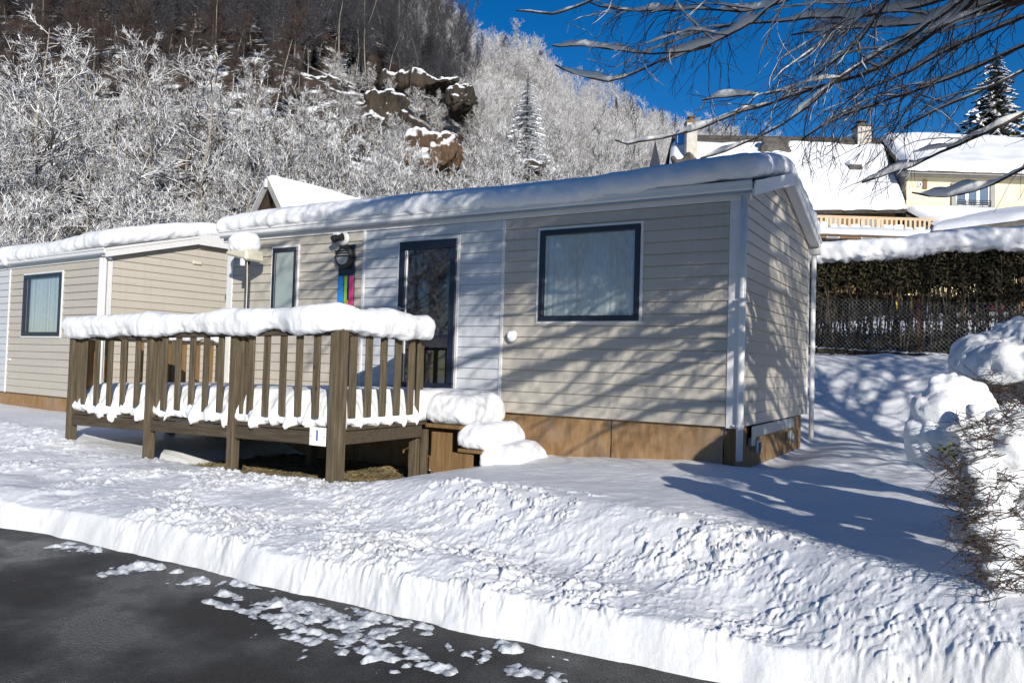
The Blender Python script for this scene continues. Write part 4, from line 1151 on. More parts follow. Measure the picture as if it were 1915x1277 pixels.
# things in the yard beyond the hedge
def simple(name, label, cat, b, m_): return tag(b.build(name, MAT[m_]), label, cat)
p = onY(1690, 530, 12.5); b = MB(); b.box(p[0] - .20, p[0] + .20, p[1], p[1] + .06, p[2] - .22, p[2] + .22, .05); b.tube([(p[0] - .16, p[1] + .03, 1.0), (p[0] - .16, p[1] + .03, p[2])], .03, 8); b.tube([(p[0] + .16, p[1] + .03, 1.0), (p[0] + .16, p[1] + .03, p[2])], .03, 8)
simple('play_panel', 'yellow play panel glimpsed through the clipped hedge', 'play equipment', b, 'yellow')
p = onY(1735, 518, 12.5); b = MB(); b.add([(p[0], p[1], p[2] + .26), (p[0] - .07, p[1], p[2]), (p[0], p[1] - .07, p[2]), (p[0] + .07, p[1], p[2]), (p[0], p[1] + .07, p[2]), (p[0], p[1], p[2] - .2)], [(0, 1, 2), (0, 2, 3), (0, 3, 4), (0, 4, 1), (5, 2, 1), (5, 3, 2), (5, 4, 3), (5, 1, 4)])
b.tube([(p[0], p[1], 1.1), (p[0], p[1], p[2])], .012, 6)
simple('finial', 'small white diamond shape on a rod beyond the clipped hedge', 'ornament', b, 'sign_white')
p = onY(1853, 573, 11.5); b = MB(); b.box(p[0] - .32, p[0] + .25, p[1], p[1] + .35, p[2] - .05, p[2] + .05, .03); 
for dx in (-.25, .18): b.box(p[0] + dx - .025, p[0] + dx + .025, p[1] + .05, p[1] + .3, 1.1, p[2] - .05, .005)
simple('bench', 'small red bench seat seen through the hedge stems', 'bench', b, 'red')

# ------------------------------------------------------------------ houses beyond
def L2(px, py, d): return (px - 957.5) / F * d, C[2] + (hz_y(px) - py) / F * d      # local right, height
def W3(px, py, d):
    lx, z = L2(px, py, d); return np.array([lx, d, z])
def house_root(name, label, cat='house'):
    o = empty(name, (C[0], C[1], 0), YAW); tag(o, label, cat); return o
def slab(A, Bq, Cq, D, th):
    """thick quad, corners in order, thickness downward"""
    P = [np.array(q, float) for q in (A, Bq, Cq, D)]; n = np.cross(P[1] - P[0], P[3] - P[0]); n /= np.linalg.norm(n)
    if n[2] > 0: n = -n
    V = P + [q + n * th for q in P]
    return V, [(0, 1, 2, 3), (7, 6, 5, 4), (0, 4, 5, 1), (1, 5, 6, 2), (2, 6, 7, 3), (3, 7, 4, 0)]
def snow_sheet(name, A, Bq, Cq, D, th, parent, n=(60, 30), seed=1, lump_=.12, mask=None):
    """snow lying on a sloping roof, with a rounded ragged lower edge. A,B = eave, C,D = ridge"""
    A, Bq, Cq, D = [np.array(q, float) for q in (A, Bq, Cq, D)]
    u = np.linspace(0, 1, n[0]); v = np.linspace(0, 1, n[1]); U, Vv = np.meshgrid(u, v, indexing='ij')
    P = (A[None, None] * ((1 - U) * (1 - Vv))[..., None] + Bq * (U * (1 - Vv))[..., None] + Cq * (U * Vv)[..., None] + D * ((1 - U) * Vv)[..., None])
    nn_ = np.cross(Bq - A, D - A); nn_ /= np.linalg.norm(nn_); nn_ *= np.sign(nn_[2])
    flat = P.reshape(-1, 3)
    ed = np.minimum(np.minimum(U * n[0], (1 - U) * n[0]), np.minimum(Vv * n[1], (1 - Vv) * n[1] + 2)).ravel()
    h = th * np.sqrt(np.clip(ed / 2.2, 0, 1)) * (1 + .35 * fbm(flat, 2.2, 3, seed)) + .0
    top = flat + nn_ * h[:, None]
    dn = (A - D) / np.linalg.norm(A - D)
    top += dn * ((Vv.ravel() < .06) * lump_ * fbm(flat, .8, 3, seed + 2))[:, None]
    i, j = np.meshgrid(np.arange(n[0] - 1), np.arange(n[1] - 1), indexing='ij'); i = i.ravel(); j = j.ravel()
    q = np.stack([i * n[1] + j, (i + 1) * n[1] + j, (i + 1) * n[1] + j + 1, i * n[1] + j + 1], 1)
    base = flat + nn_ * .01; N_ = len(flat)
    return mkobj(name, np.concatenate([top, base]), np.concatenate([q, q[:, ::-1] + N_]), MAT['snow'], parent, True)

bgh = house_root('chalet_house', 'long white-roofed house with brick chimneys and a pale wooden balcony, beyond the hedge')
DE, DR_ = 41.0, 47.0
eL, eR = W3(1180, 395, DE), W3(1692, 389, DE); rL, rR = W3(1247, 250, DR_), W3(1640, 256, DR_)
eL = W3(1235, 395, DE)
b = MB(); b.add(*slab(eL, eR, rR, rL, .25)); back = rL + [0, 7, -4]; back2 = rR + [0, 7, -4]; b.add(*slab(rL, rR, back2, back, .25))
rf = b.build('roof', MAT['slate'], bgh)
def lerp(a, b_, t): return a + (b_ - a) * t
snow_sheet('roof_snow', eL, eR, lerp(eR, rR, .84), lerp(eL, rL, .86), .30, rf, (90, 46), 3)
b = MB()
rg = np.array([0, -.02, .05])
b.add(*slab(lerp(rL, rR, .0) + rg + [0, -.4, -.3], rR + rg + [0, -.4, -.3], rR + rg, rL + rg, .12)); b.build('ridge', MAT['slate'], rf)
# slid snow: bare patches of dark tiles
def barepatch(px, py, d, rx, rz):
    c_ = W3(px, py, d); k = d / F
    V, N, Fc = roundbox((rx * k, .25, rz * k), .2, .09); V = V + N * fbm(V + c_, .5, 3, 8)[:, None] * .22 + c_
    mkobj('bare_tiles', V, Fc, MAT['slate'], rf)
barepatch(1440, 272, 45.2, 26, 16); barepatch(1272, 300, 43.0, 24, 9)
# gable wall left, front walls under the eave
b = MB(); x0 = eL[0] + .5
b.add([(x0, DE + .6, 3), (x0, DR_ + 6, 3), (x0, DR_ + 6, rL[2] - 4), (x0, DR_, rL[2] - .3), (x0, DE + .6, eL[2] - .1)], [(0, 1, 2, 3, 4)])
b.build('gable_wall', MAT['grey_wall'], bgh)
b = MB(); yb = DE + .7; zt = eR[2] - .12; b.box(x0, eR[0] - .3, yb, yb + .3, 3, zt); b.build('wall', MAT['brown_wall'], bgh)
for px0, px1 in ((1605, 1645), (1540, 1565)):
    a, _ = L2(px0, 400, yb); e, _ = L2(px1, 400, yb)
    b = MB(); b.box(a, e, yb - .06, yb, zt - 1.5, zt - .25, .01); wn = b.build('window', MAT['trim_white'], bgh)
    b = MB(); b.box(a + .08, e - .08, yb - .08, yb - .06, zt - 1.4, zt - .35); b.build('pane', MAT['navy'], wn)
# chimneys
def chimney(px, ytop, ybot, d, wpx, cap):
    c_ = W3(px, ytop, d); _, zb = L2(px, ybot, d); hw = wpx / 2 * d / F
    b = MB(); b.box(c_[0] - hw, c_[0] + hw, d - hw, d + hw, zb - .6, c_[2], .02); ch = b.build('chimney', MAT['chimney_brick'], bgh)
    b = MB(); b.box(c_[0] - hw * 1.15, c_[0] + hw * 1.15, d - hw * 1.15, d + hw * 1.15, c_[2], c_[2] + .10, .01)
    b.tube([(c_[0], d, c_[2] + .1), (c_[0], d, c_[2] + .35)], hw * .45, 10); b.box(c_[0] - hw * .7, c_[0] + hw * .7, d - hw * .7, d + hw * .7, c_[2] + .35, c_[2] + .42, .01)
    b.build('chimney_cap', MAT[cap], ch)
chimney(1282, 228, 275, 44.5, 20, 'brown_wall'); chimney(1604, 236, 256, 46.8, 26, 'slate')
c_ = W3(1262, 248, 45.5); b = MB(); b.box(c_[0] - .25, c_[0] + .25, 45.2, 45.8, c_[2] - .6, c_[2] + .15, .02); b.build('roof_hatch', MAT['blue'], bgh)
c_ = W3(1620, 195, 46.8); b = MB(); b.tube([(c_[0], 46.8, c_[2] - 2.3), (c_[0], 46.8, c_[2] + .2)], .025, 6)
for k in range(6): b.tube([(c_[0] - .35, 46.8, c_[2] - .1 * k), (c_[0] + .35, 46.8, c_[2] - .1 * k)], .012, 4)
b.build('antenna', MAT['galv'], bgh)
c_ = W3(1588, 312, 43.9); b = MB(); b.box(c_[0] - .36, c_[0] + .36, c_[1] - .45, c_[1] + .3, c_[2] - .32, c_[2] + .10, .03); sk = b.build('skylight', MAT['slate'], rf)
V, N, Fc = roundbox((.40, .45, .16), .14, .06); V = V + c_ + [0, -.05, .24]; mkobj('snow', V, Fc, MAT['snow'], sk, True)
# balcony
by0 = 39.4; a, zt = L2(1512, 404, by0); e, zb = L2(1744, 432, by0); _, zt2 = L2(1744, 408, by0)
b = MB(); b.box(a - 4, e, by0, by0 + 1.6, zb - .12, zb + .02, .01); bal = b.build('balcony', MAT['balcony_wood'], bgh)
zr = (zt + zt2) / 2
b = MB(); b.box(a - 4, e, by0, by0 + .07, zr - .08, zr, .01); b.build('handrail', MAT['balcony_wood'], bal)
b = MB(); b.box(a - 4, e, by0, by0 + .05, zb + .62, zb + .68, .01); b.build('handrail', MAT['balcony_wood'], bal)
x = a - 1
while x < e:
    b = MB(); b.box(x, x + .12, by0 - .03, by0, zb + .06, zr - .06, .01); b.build('baluster', MAT['balcony_wood'], bal); x += .24
for x in (a, a + 3.4, e - .12):
    b = MB(); b.box(x, x + .13, by0 - .02, by0 + .12, 2.2, zr, .01); b.build('post', MAT['balcony_wood'], bal)
for k, x in enumerate(np.arange(a - .5, e, .55)):
    V, N, Fc = roundbox((hr.uniform(.16, .27), .22, hr.uniform(.08, .22)), .09, .05); V = V + [x, by0 + .15, zb + .1]; V = V + N * fbm(V, .2, 2, k)[:, None] * .05; mkobj('snow', V, Fc, MAT['snow'], bal, True)
snow_sheet('snow', (a - 4, by0 - 2.6, zb - .75), (e + 1, by0 - 2.6, zb - .75), (e + 1, by0 - .05, zb - .15), (a - 4, by0 - .05, zb - .15), .25, bal, (60, 12), 6)

yh = house_root('yellow_house', 'pale yellow rendered house with a snowy roof and white-framed window, behind the far hedge')
DY = 42.0
x0, zs = L2(1690, 326, DY); x1, _ = L2(2150, 326, DY); _, zb = L2(1690, 392, DY)
b = MB(); b.box(x0, x1, DY, DY + .4, 2, zs); b.build('wall', MAT['render_yellow'], yh)
b = MB(); b.add([(x0, DY + .01, 3), (x0, DY + 6.2, 3), (x0, DY + 6.2, zs + 1.9), (x0, DY + 5.2, zs + 2.0), (x0 - .3, DY - .5, zs + .35), (x0, DY + .01, zs)], [(0, 1, 2, 3, 4, 5)]); b.build('side_wall', MAT['grey_wall'], yh)
_, ze = L2(1690, 316, DY - .7); xr, zr_ = L2(1640, 256, DR_)
b = MB(); q0 = (x0 - .35, DY - .75, ze); q1 = (x1, DY - .75, ze); q2 = (x1, DR_, zr_); q3 = (xr, DR_, zr_)
b.add(*slab(q0, q1, q2, q3, .22)); b.add(*slab(q3, q2, (x1, DR_ + 6, zr_ - 3), (xr, DR_ + 6, zr_ - 3), .22)); ry = b.build('roof', MAT['slate'], yh)
b = MB(); b.box(x0 - .3, x1, DY - .7, DY, zs - .04, zs + .12, .01); b.build('soffit', MAT['grey_wall'], ry)
snow_sheet('roof_snow', q0, q1, q2, q3, .38, ry, (90, 40), 12)
def hwin(px0, px1, py0, py1, leaves=0):
    a, z1_ = L2(px0, py0, DY); e, z0_ = L2(px1, py1, DY)
    b = MB()
    for (p, q, r_, s_) in ((a, e, z1_ - .07, z1_), (a, e, z0_, z0_ + .07), (a, a + .07, z0_, z1_), (e - .07, e, z0_, z1_)): b.box(p, q, DY - .05, DY + .02, r_, s_, .004)
    for k in range(1, leaves): xx = a + (e - a) * k / leaves; b.box(xx - .09, xx + .09, DY - .045, DY + .02, z0_ + .07, z1_ - .07, .004)
    wn = b.build('window', MAT['trim_white'], yh)
    b = MB(); b.box(a + .05, e - .05, DY - .02, DY - .005, z0_ + .05, z1_ - .05); b.build('pane', MAT['glass_blue'], wn); return a, e, z0_, z1_
mat('glass_blue', (.10, .15, .22), .15, .5)
a, e, z0_, z1_ = hwin(1782, 1845, 342, 386, 3)
for s0, s1 in ((a - .26, a - .04), (e + .02, e + .28)):
    b = MB(); b.box(s0, s1, DY - .12, DY - .06, z0_ - .05, z1_ + .05, .01); b.build('shutter', MAT['grey_wall'], yh)
b = MB()
for k in range(3): b.tube([(a, DY - .2, z0_ + .06 + k * .12), (e, DY - .2, z0_ + .06 + k * .12)], .02, 5)
for xx in np.linspace(a, e, 5): b.tube([(xx, DY - .2, z0_ - .02), (xx, DY - .2, z0_ + .32)], .018, 5)
b.build('window_rail', MAT['black_rubber'], yh)
hwin(1711, 1719, 338, 348); a, z1_ = L2(1720, 335, DY); e, z0_ = L2(1728, 352, DY); b = MB(); b.box(a, e, DY - .08, DY - .03, z0_, z1_, .01); b.build('shutter', MAT['brown_wall'], yh)
a, z = L2(1692, 392, DY - .02); e, z2 = L2(1745, 428, DY - 3.6)
b = MB(); b.add(*slab((a - .1, DY - 3.6, z2), (x1, DY - 3.6, z2), (x1, DY - .02, z), (a - .1, DY - .02, z), .15)); lr = b.build('lean_to_roof', MAT['slate'], yh)
snow_sheet('snow', (a - .1, DY - 3.6, z2), (x1, DY - 3.6, z2), (x1, DY - .03, z), (a - .1, DY - .03, z), .30, lr, (80, 20), 14)

# nearer snow-covered shelter roof, right
sh = house_root('shelter', 'low shelter with a snow-covered sloping roof and dark underside, above the clipped hedge', 'shelter')
d1 = 24.0
A_ = W3(1735, 432, d1); B_ = W3(2050, 392, d1); C_ = W3(2050, 368, d1 + 5); D_ = W3(1765, 420, d1 + 5)
b = MB(); b.add(*slab(A_, B_, C_, D_, .30)); rs_ = b.build('roof', MAT['slate'], sh)
snow_sheet('roof_snow', A_, B_, C_, D_, .20, rs_, (80, 20), 22, .1)
for px in (1800, 1905, 2000):
    p = W3(px, 430, d1 + .5); b = MB(); b.box(p[0] - .07, p[0] + .07, p[1] - .07, p[1] + .07, 1.0, p[2] + .3, .01); b.build('post', MAT['newwood'], sh)

# A-frame chalet roof behind the cabin
ap = onY(525, 338, 11.0); af = empty('a_frame_hut', (ap[0], 11.0, 0)); tag(af, 'small steep-roofed wooden hut, its snowy gable showing over the cabin roof', 'hut')
zt = ap[2]; hwid = 2.6; drop = 3.9; ln = 6.5
b = MB()
for s_ in (-1, 1):
    b.add(*slab((s_ * hwid, -.55, zt - drop), (0, -.55, zt), (0, ln, zt), (s_ * hwid, ln, zt - drop), .12))
rfa = b.build('roof', MAT['deckwood_h'], af)
b = MB()
for s_ in (-1, 1):
    w0 = .22; b.add([(s_ * hwid, -.60, zt - drop - .05), (s_ * (hwid - w0 * 1.15), -.60, zt - drop - .05), (0, -.60, zt - w0 * 1.6), (0, -.60, zt + .02), (s_ * hwid, -.54, zt - drop - .05), (s_ * (hwid - w0 * 1.15), -.54, zt - drop - .05), (0, -.54, zt - w0 * 1.6), (0, -.54, zt + .02)], [(0, 1, 2, 3), (4, 7, 6, 5), (0, 3, 7, 4), (1, 5, 6, 2)])
b.build('barge_board', MAT['grey_wall'], af)
b = MB(); b.add([(-hwid + .2, 0, 0), (hwid - .2, 0, 0), (hwid - .2, 0, zt - drop), (0, 0, zt - .15), (-hwid + .2, 0, zt - drop)], [(0, 1, 2, 3, 4)]); b.build('gable_wall', MAT['brown_wall'], af)
b = MB(); b.box(-hwid + .3, hwid - .3, .05, ln - .1, 0, zt - drop - .1); b.build('wall', MAT['brown_wall'], af)
for s_ in (-1, 1):
    A_, B_, C_, D_ = (s_ * (hwid + .05), -.62, zt - drop - .05), (s_ * (hwid + .05), ln, zt - drop - .05), (0, ln, zt), (0, -.62, zt)
    snow_sheet('roof_snow', A_, B_, C_, D_, .20, rfa, (50, 34), 30 + s_, .05)
b = MB(); b.tube([(0, -.66, zt - .10), (0, -.66, zt - .38)], .06, 8); b.build('finial', MAT['pvc'], af)

# ------------------------------------------------------------------ hill
PXS = np.array([-2200, -700, -300, 0, 500, 800, 860, 930, 1000, 1100, 1240, 1330, 1430, 1520, 1700, 2000, 2600, 4000], float)
PYS = np.array([-300, -500, -420, -330, -190, 0, 48, 80, 105, 145, 203, 226, 248, 268, 300, 330, 400, 500], float)
DRS = np.array([170, 170, 170, 165, 150, 140, 146, 158, 170, 200, 265, 300, 340, 360, 380, 400, 400, 400], float)
TRH = np.interp(PXS, [0, 800, 1000, 1240], [7, 7, 7, 9])
def hill_z(px, d):
    yr = np.interp(px, PXS, PYS); dr = np.interp(px, PXS, DRS)
    zr = C[2] + (hz_y(px) - yr) / F * dr - np.interp(px, PXS, TRH)
    z0 = 4.6; d0 = 44.0
    t = np.clip((d - d0) / (dr - d0), 0, 1.0)
    z = z0 + (zr - z0) * (.75 * t + .25 * t * t)
    z = z - np.clip(d - dr, 0, 1e4) * .35
    z = np.where(d < d0, z0 - (d0 - d) * .06, z)
    lx = (px - 957.5) / F * d
    P = np.stack([lx, d, 0 * d], -1).reshape(-1, 3)
    n = fbm(P, 26, 4, 5).reshape(np.shape(d)) * sstep(50, 90, d)
    return z + n * 3.0
pxs = np.linspace(-1500, 3000, 520); ds = np.concatenate([np.linspace(30, 70, 30, endpoint=False), np.geomspace(70, 430, 220)])
PXg, Dg = np.meshgrid(pxs, ds, indexing='ij')
Zg = hill_z(PXg, Dg); LX = (PXg - 957.5) / F * Dg
XY = loc2w(LX, Dg)
V = np.stack([XY[..., 0].ravel(), XY[..., 1].ravel(), Zg.ravel()], 1)
n, k = PXg.shape
i, j = np.meshgrid(np.arange(n - 1), np.arange(k - 1), indexing='ij'); i = i.ravel(); j = j.ravel()
q = np.stack([i * k + j, (i + 1) * k + j, (i + 1) * k + j + 1, i * k + j + 1], 1)
tag(mkobj('hill', V, q, MAT['hill_snow'], None, True), kind='structure')
def hillpt(px, d):
    z = float(hill_z(np.array([px]), np.array([float(d)]))[0]); xy = loc2w((px - 957.5) / F * d, d); return np.array([xy[0], xy[1], z])

# rock faces on the slope
def rock(px, py, d, rx, rz, seed, label, slope=.5, m_='rock_snow'):
    c_ = hillpt(px, d); k = d / F; z = C[2] + (hz_y(px) - py) / F * d
    V, N, Fc = roundbox((rx * k, 3.0, rz * k), 1.0, .16)
    V = V + N * (fbm(V * [1, 1, .6] + [seed * 9, 0, 0], 3.4, 5, seed, .62) * .8 + .35 * np.abs(fbm(V * [1, 1, .4], .7, 2, seed + 2)))[:, None]
    V[:, 1] += (V[:, 2]) * slope
    o = mkobj('rock_face', V, Fc, MAT[m_], None, False); o.location = (c_[0], c_[1], z); o.rotation_euler = (0, 0, YAW)
    tag(o, label, 'rock')
rock(700, 215, 84, 26, 44, 2, 'tall dark rock pillar on the wooded slope, left of the orange cliff')
rock(770, 158, 96, 74, 10, 3, 'long curved dark overhanging rock ledge high on the slope')
rock(850, 185, 92, 24, 24, 6, 'right end block of the overhanging ledge, brown earth below it')
rock(800, 290, 66, 40, 40, 4, 'orange-brown cliff face in the middle of the wooded slope', m_='rock_orange')
rock(600, 165, 92, 45, 12, 5, 'small dark rock band among firs, left of the pillar')
rock(985, 320, 72, 24, 14, 7, 'brown earth scar low on the slope right of the cliff')

# ------------------------------------------------------------------ trees
def gen_tree(seed, H, spread, n1, up, fine, mats, name, label, cat, group, base=.12, thick=1.0, trunk_sides=8, multi=1, tmat='bark_pale', rmin=.012, kids=(7, 6, 4)):
    rd = random.Random(seed); root = empty(name); tag(root, label, cat, group)
    tk = TB(); cr = TB()
    def br(p, v, L, r, lvl):
        n = (6, 5, 4, 3)[lvl]
        P = [p]; v = v / np.linalg.norm(v); cv = np.array([rd.gauss(0, .16), rd.gauss(0, .16), rd.gauss(0, .10)])
        for k in range(n):
            v = v + cv * (.5 + lvl * .4) + np.array([rd.gauss(0, .13), rd.gauss(0, .13), rd.gauss(.03, .10) + (.05 * up)]); v /= np.linalg.norm(v); P.append(P[-1] + v * L / n)
        P = np.array(P); cr.tube(P, np.linspace(r, r * (.35 if lvl < 1 else .6), len(P)), 5 if lvl == 0 else 4)
        if lvl < fine:
            m_ = kids[lvl]
            for k in range(m_):
                t = rd.uniform(.2, 1) * (len(P) - 1); i = min(int(t), len(P) - 2); q = P[i] + (P[i + 1] - P[i]) * (t - i)
                b_ = P[i + 1] - P[i]; b_ /= np.linalg.norm(b_)
                w_ = np.array([rd.gauss(0, 1), rd.gauss(0, 1), rd.gauss(.15, .6)]); w_ -= b_ * (w_ @ b_); w_ /= np.linalg.norm(w_)
                br(q, b_ + w_ * rd.uniform(.4, 1.1), L * rd.uniform(.30, .60), max(r * .5, rmin * (1 if lvl == 0 else .62)), lvl + 1)
    for s_ in range(multi):
        P = [np.array([rd.gauss(0, .15) * (multi > 1), rd.gauss(0, .15) * (multi > 1), -.5])]; v = np.array([rd.gauss(0, .05 + .12 * (multi > 1)), rd.gauss(0, .05 + .12 * (multi > 1)), 1])
        for k in range(9):
            v = v + np.array([rd.gauss(0, .05), rd.gauss(0, .05), 0]); P.append(P[-1] + v / np.linalg.norm(v) * (H + .5) / 9)
        P = np.array(P); R0 = H * .013 * thick / multi ** .5; rad = np.linspace(R0, R0 * .12, len(P)); tk.tube(P, rad, trunk_sides)
        for k in range(n1 // multi):
            t = base + (1 - base) * (k + rd.random()) / (n1 // multi); t = min(t, .97); f = t * (len(P) - 1); i = min(int(f), len(P) - 2); q = P[i] + (P[i + 1] - P[i]) * (f - i)
            az = rd.uniform(0, 6.283); L = H * spread * (1.05 - .75 * abs(t - .35) ** 1.0) * rd.uniform(.6, 1.1)
            br(q, np.array([math.cos(az), math.sin(az), up * rd.uniform(.5, 1.2)]), L, max(R0 * .42 * (1.1 - t), .02), 0)
    tk.build('trunk', MAT[tmat], root); cr.build('crown', MAT[mats], root)
    return root
def gen_fir(seed, H, wd, mats, name, label, cat, group, nl=26, droop=.35):
    rd = random.Random(seed); root = empty(name); tag(root, label, cat, group)
    tk = TB(); tk.tube([(0, 0, -.5), (0, 0, H * .5), (0, 0, H)], [H * .016, H * .01, .02], 7); tk.build('trunk', MAT['bark_dark'], root)
    V = []; Fc = []
    for l in range(nl):
        t = l / nl; z = H * (.06 + .93 * t); r_ = wd * H * (1 - t) ** .85 * rd.uniform(.85, 1.1) + .12
        nb_ = int(13 - 6 * t); a0 = rd.uniform(0, 6)
        for k in range(nb_):
            a = a0 + k / nb_ * 6.283 + rd.gauss(0, .12); rr_ = r_ * rd.uniform(.7, 1.12); d = np.array([math.cos(a), math.sin(a), 0]); e = np.array([-d[1], d[0], 0])
            ns = 7; z_ = z + rd.gauss(0, .1)
            for s_ in range(ns):
                f0 = s_ / ns; f1 = (s_ + 1) / ns
                c0 = d * rr_ * f0 + np.array([0, 0, z_ - droop * rr_ * f0 ** 1.5 + .10 * rr_ * f0]); c1 = d * rr_ * f1 + np.array([0, 0, z_ - droop * rr_ * f1 ** 1.5 + .10 * rr_ * f1])
                w_ = rr_ * .30 * (1 - f0 * .75) * rd.uniform(.7, 1.2); dr_ = -.10 * rr_ * rd.uniform(.3, 1.3)
                for sg in (-1, 1):
                    o = len(V); tip = c0 * .35 + c1 * .65 + e * sg * w_ + d * w_ * .35 + np.array([0, 0, dr_])
                    V += [c0, c1, tip + d * .04 * rr_, tip - d * .09 * rr_ + e * sg * .0]; Fc.append((o, o + 1, o + 2, o + 3) if sg < 0 else (o + 3, o + 2, o + 1, o))
    mkobj('crown', V, Fc, MAT[mats], root)
    return root
def place(src, used, p, sc, rz, label=None, group=None, tilt=0.0, sz=None):
    o = src if id(src) not in used else copy_tree(src)
    used.add(id(src)); o.location = p; o.rotation_euler = (tilt * math.cos(rz), tilt * math.sin(rz), rz); o.scale = (sc, sc, sz or sc)
    if label: o['label'] = label
    if group: o['group'] = group
    return o
used = set(); pr = random.Random(77)
G1 = 'frost-covered bare trees at the foot of the hill'
frost = [gen_tree(s, 10, sp, n1, up, 2, 'twig_snow', 'frosted_tree', 'tall pale bare tree thick with snow at the foot of the hill', 'tree', G1, multi=mu, thick=th * 1.5, rmin=.026, kids=(8, 6))
         for s, sp, n1, up, mu, th in ((1, .34, 22, .75, 1, .8), (2, .30, 26, 1.1, 2, .9), (3, .38, 20, .55, 1, 1.0), (4, .28, 27, 1.3, 3, .9), (5, .34, 22, .9, 1, .7))]
# the tall ones one can pick out
for px, top, d, v in ((45, 20, 50, 0), (122, 130, 56, 3), (205, 95, 54, 1), (300, 80, 60, 4), (362, 120, 52, 2), (465, 100, 66, 3), (560, 150, 62, 1), (640, 235, 50, 3), (690, 262, 50, 4), (505, 200, 50, 0), (905, 250, 66, 2), (860, 320, 50, 0), (250, 190, 47, 2), (20, 210, 46, 4), (765, 335, 47, 1), (990, 250, 64, 4), (420, 210, 48, 1), (1040, 235, 74, 0), (1110, 215, 84, 3), (1180, 225, 92, 2)):
    p = hillpt(px, d); zt = C[2] + (hz_y(px) - top) / F * d; sc = max(.5, (zt - p[2]) / 10); place(frost[v], used, p, sc, pr.uniform(0, 6), sz=sc)
for k in range(44):
    px = pr.uniform(-80, 1270); d = pr.uniform(46, 64 if px < 700 else 76) + max(0, px - 900) * .06
    if 590 < px < 900: d = 46 + (d - 46) * .25
    p = hillpt(px, d); v = pr.randrange(5); sc = pr.uniform(.5, .82)
    place(frost[v], used, p, sc, pr.uniform(0, 6), sz=sc * pr.uniform(.9, 1.2), tilt=pr.gauss(0, .06))
G2 = 'snowy shrubs below the trees'
shr = [gen_tree(s, 4, .5, 26, .9, 2, 'twig_snow', 'frosted_shrub', 'tangled low shrub caked with snow under the bare trees', 'shrub', G2, base=.02, multi=4, thick=1.2, rmin=.022, kids=(7, 5)) for s in (11, 12, 13)]
for k in range(95):
    px = pr.uniform(-80, 1250); d = pr.uniform(40, 58) + max(0, px - 800) * .05; p = hillpt(px, d); place(shr[pr.randrange(3)], used, p, pr.uniform(.6, 1.15), pr.uniform(0, 6))
G3 = 'brown-twigged birches free of snow'
brn = [gen_tree(s, 12, .22, 40, 1.5, 3, 'twig_brown', 'brown_birch', 'reddish brown bare birch with snow-free upper twigs on the slope', 'tree', G3, thick=.7, base=.3) for s in (21, 22)]
for px, top, d in ((250, 55, 84), (300, 30, 88), (180, 70, 86), (345, 50, 82), (230, 80, 80), (480, 85, 82), (510, 95, 80), (450, 110, 84), (540, 120, 84), (60, 20, 84), (110, 50, 86), (20, 60, 86), (325, 90, 80), (930, 70, 150), (960, 85, 155), (985, 95, 158)):
    p = hillpt(px, d); zt = C[2] + (hz_y(px) - top) / F * d; sc = max(.4, min(1.6, (zt - p[2]) / 12)); place(brn[pr.randrange(2)], used, p, sc, pr.uniform(0, 6))
for k in range(30):
    px = pr.uniform(-60, 560); d = pr.uniform(68, 92); place(brn[pr.randrange(2)], used, hillpt(px, d), pr.uniform(.6, .95), pr.uniform(0, 6))
G4 = 'bare trees high on the slope, shade toned into their bark'
drk = [gen_tree(s, 13, .18, 26, 1.6, 2, 'twig_shade_tone', 'shade_toned_tree', 'slender bare tree in the wood high on the slope, shade toned into its bark', 'tree', G4, thick=.6, base=.35, tmat='bark_pale') for s in (31, 32, 33)]
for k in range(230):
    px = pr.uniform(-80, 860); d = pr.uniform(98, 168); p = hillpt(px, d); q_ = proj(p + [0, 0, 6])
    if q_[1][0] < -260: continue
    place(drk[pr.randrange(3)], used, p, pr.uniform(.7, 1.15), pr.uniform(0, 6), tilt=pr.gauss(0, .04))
G5 = 'dark firs dusted with snow'
firs = [gen_fir(s, 12, .20, 'needle_shade_tone', 'fir_tree', 'fir lightly dusted with snow on the upper slope, shade toned into its colour', 'tree', G5) for s in (41, 42)]
for px, top, d in ((640, 30, 104), (505, 10, 108), (655, 120, 96), (700, 135, 98), (565, 120, 102), (385, -40, 112), (330, -30, 112), (430, -60, 118), (770, 100, 112), (240, -40, 116), (150, -30, 116), (90, -60, 120), (570, -60, 124), (300, 0, 108)):
    p = hillpt(px, d); zt = C[2] + (hz_y(px) - top) / F * d; sc = max(.4, min(1.7, (zt - p[2]) / 12)); place(firs[pr.randrange(2)], used, p, sc, pr.uniform(0, 6))
for k in range(60):
    px = pr.uniform(-80, 640); d = pr.uniform(104, 165); place(firs[pr.randrange(2)], used, hillpt(px, d), pr.uniform(.7, 1.2), pr.uniform(0, 6))
for k in range(60):
    px = pr.uniform(600, 900); d = pr.uniform(70, 80) if k % 2 else pr.uniform(86, 100)
    place(frost[pr.randrange(5)], used, hillpt(px, d), pr.uniform(.22, .42), pr.uniform(0, 6))
wf = gen_fir(51, 9, .27, 'needle_white', 'snowy_fir', 'single fir plastered white with snow on the bright slope, right of the cliff', 'tree', None)
p = hillpt(972, 88); zt = C[2] + (hz_y(972) - 128) / F * 88; wf.location = p; s_ = (zt - p[2]) / 9; wf.scale = (s_, s_, s_)
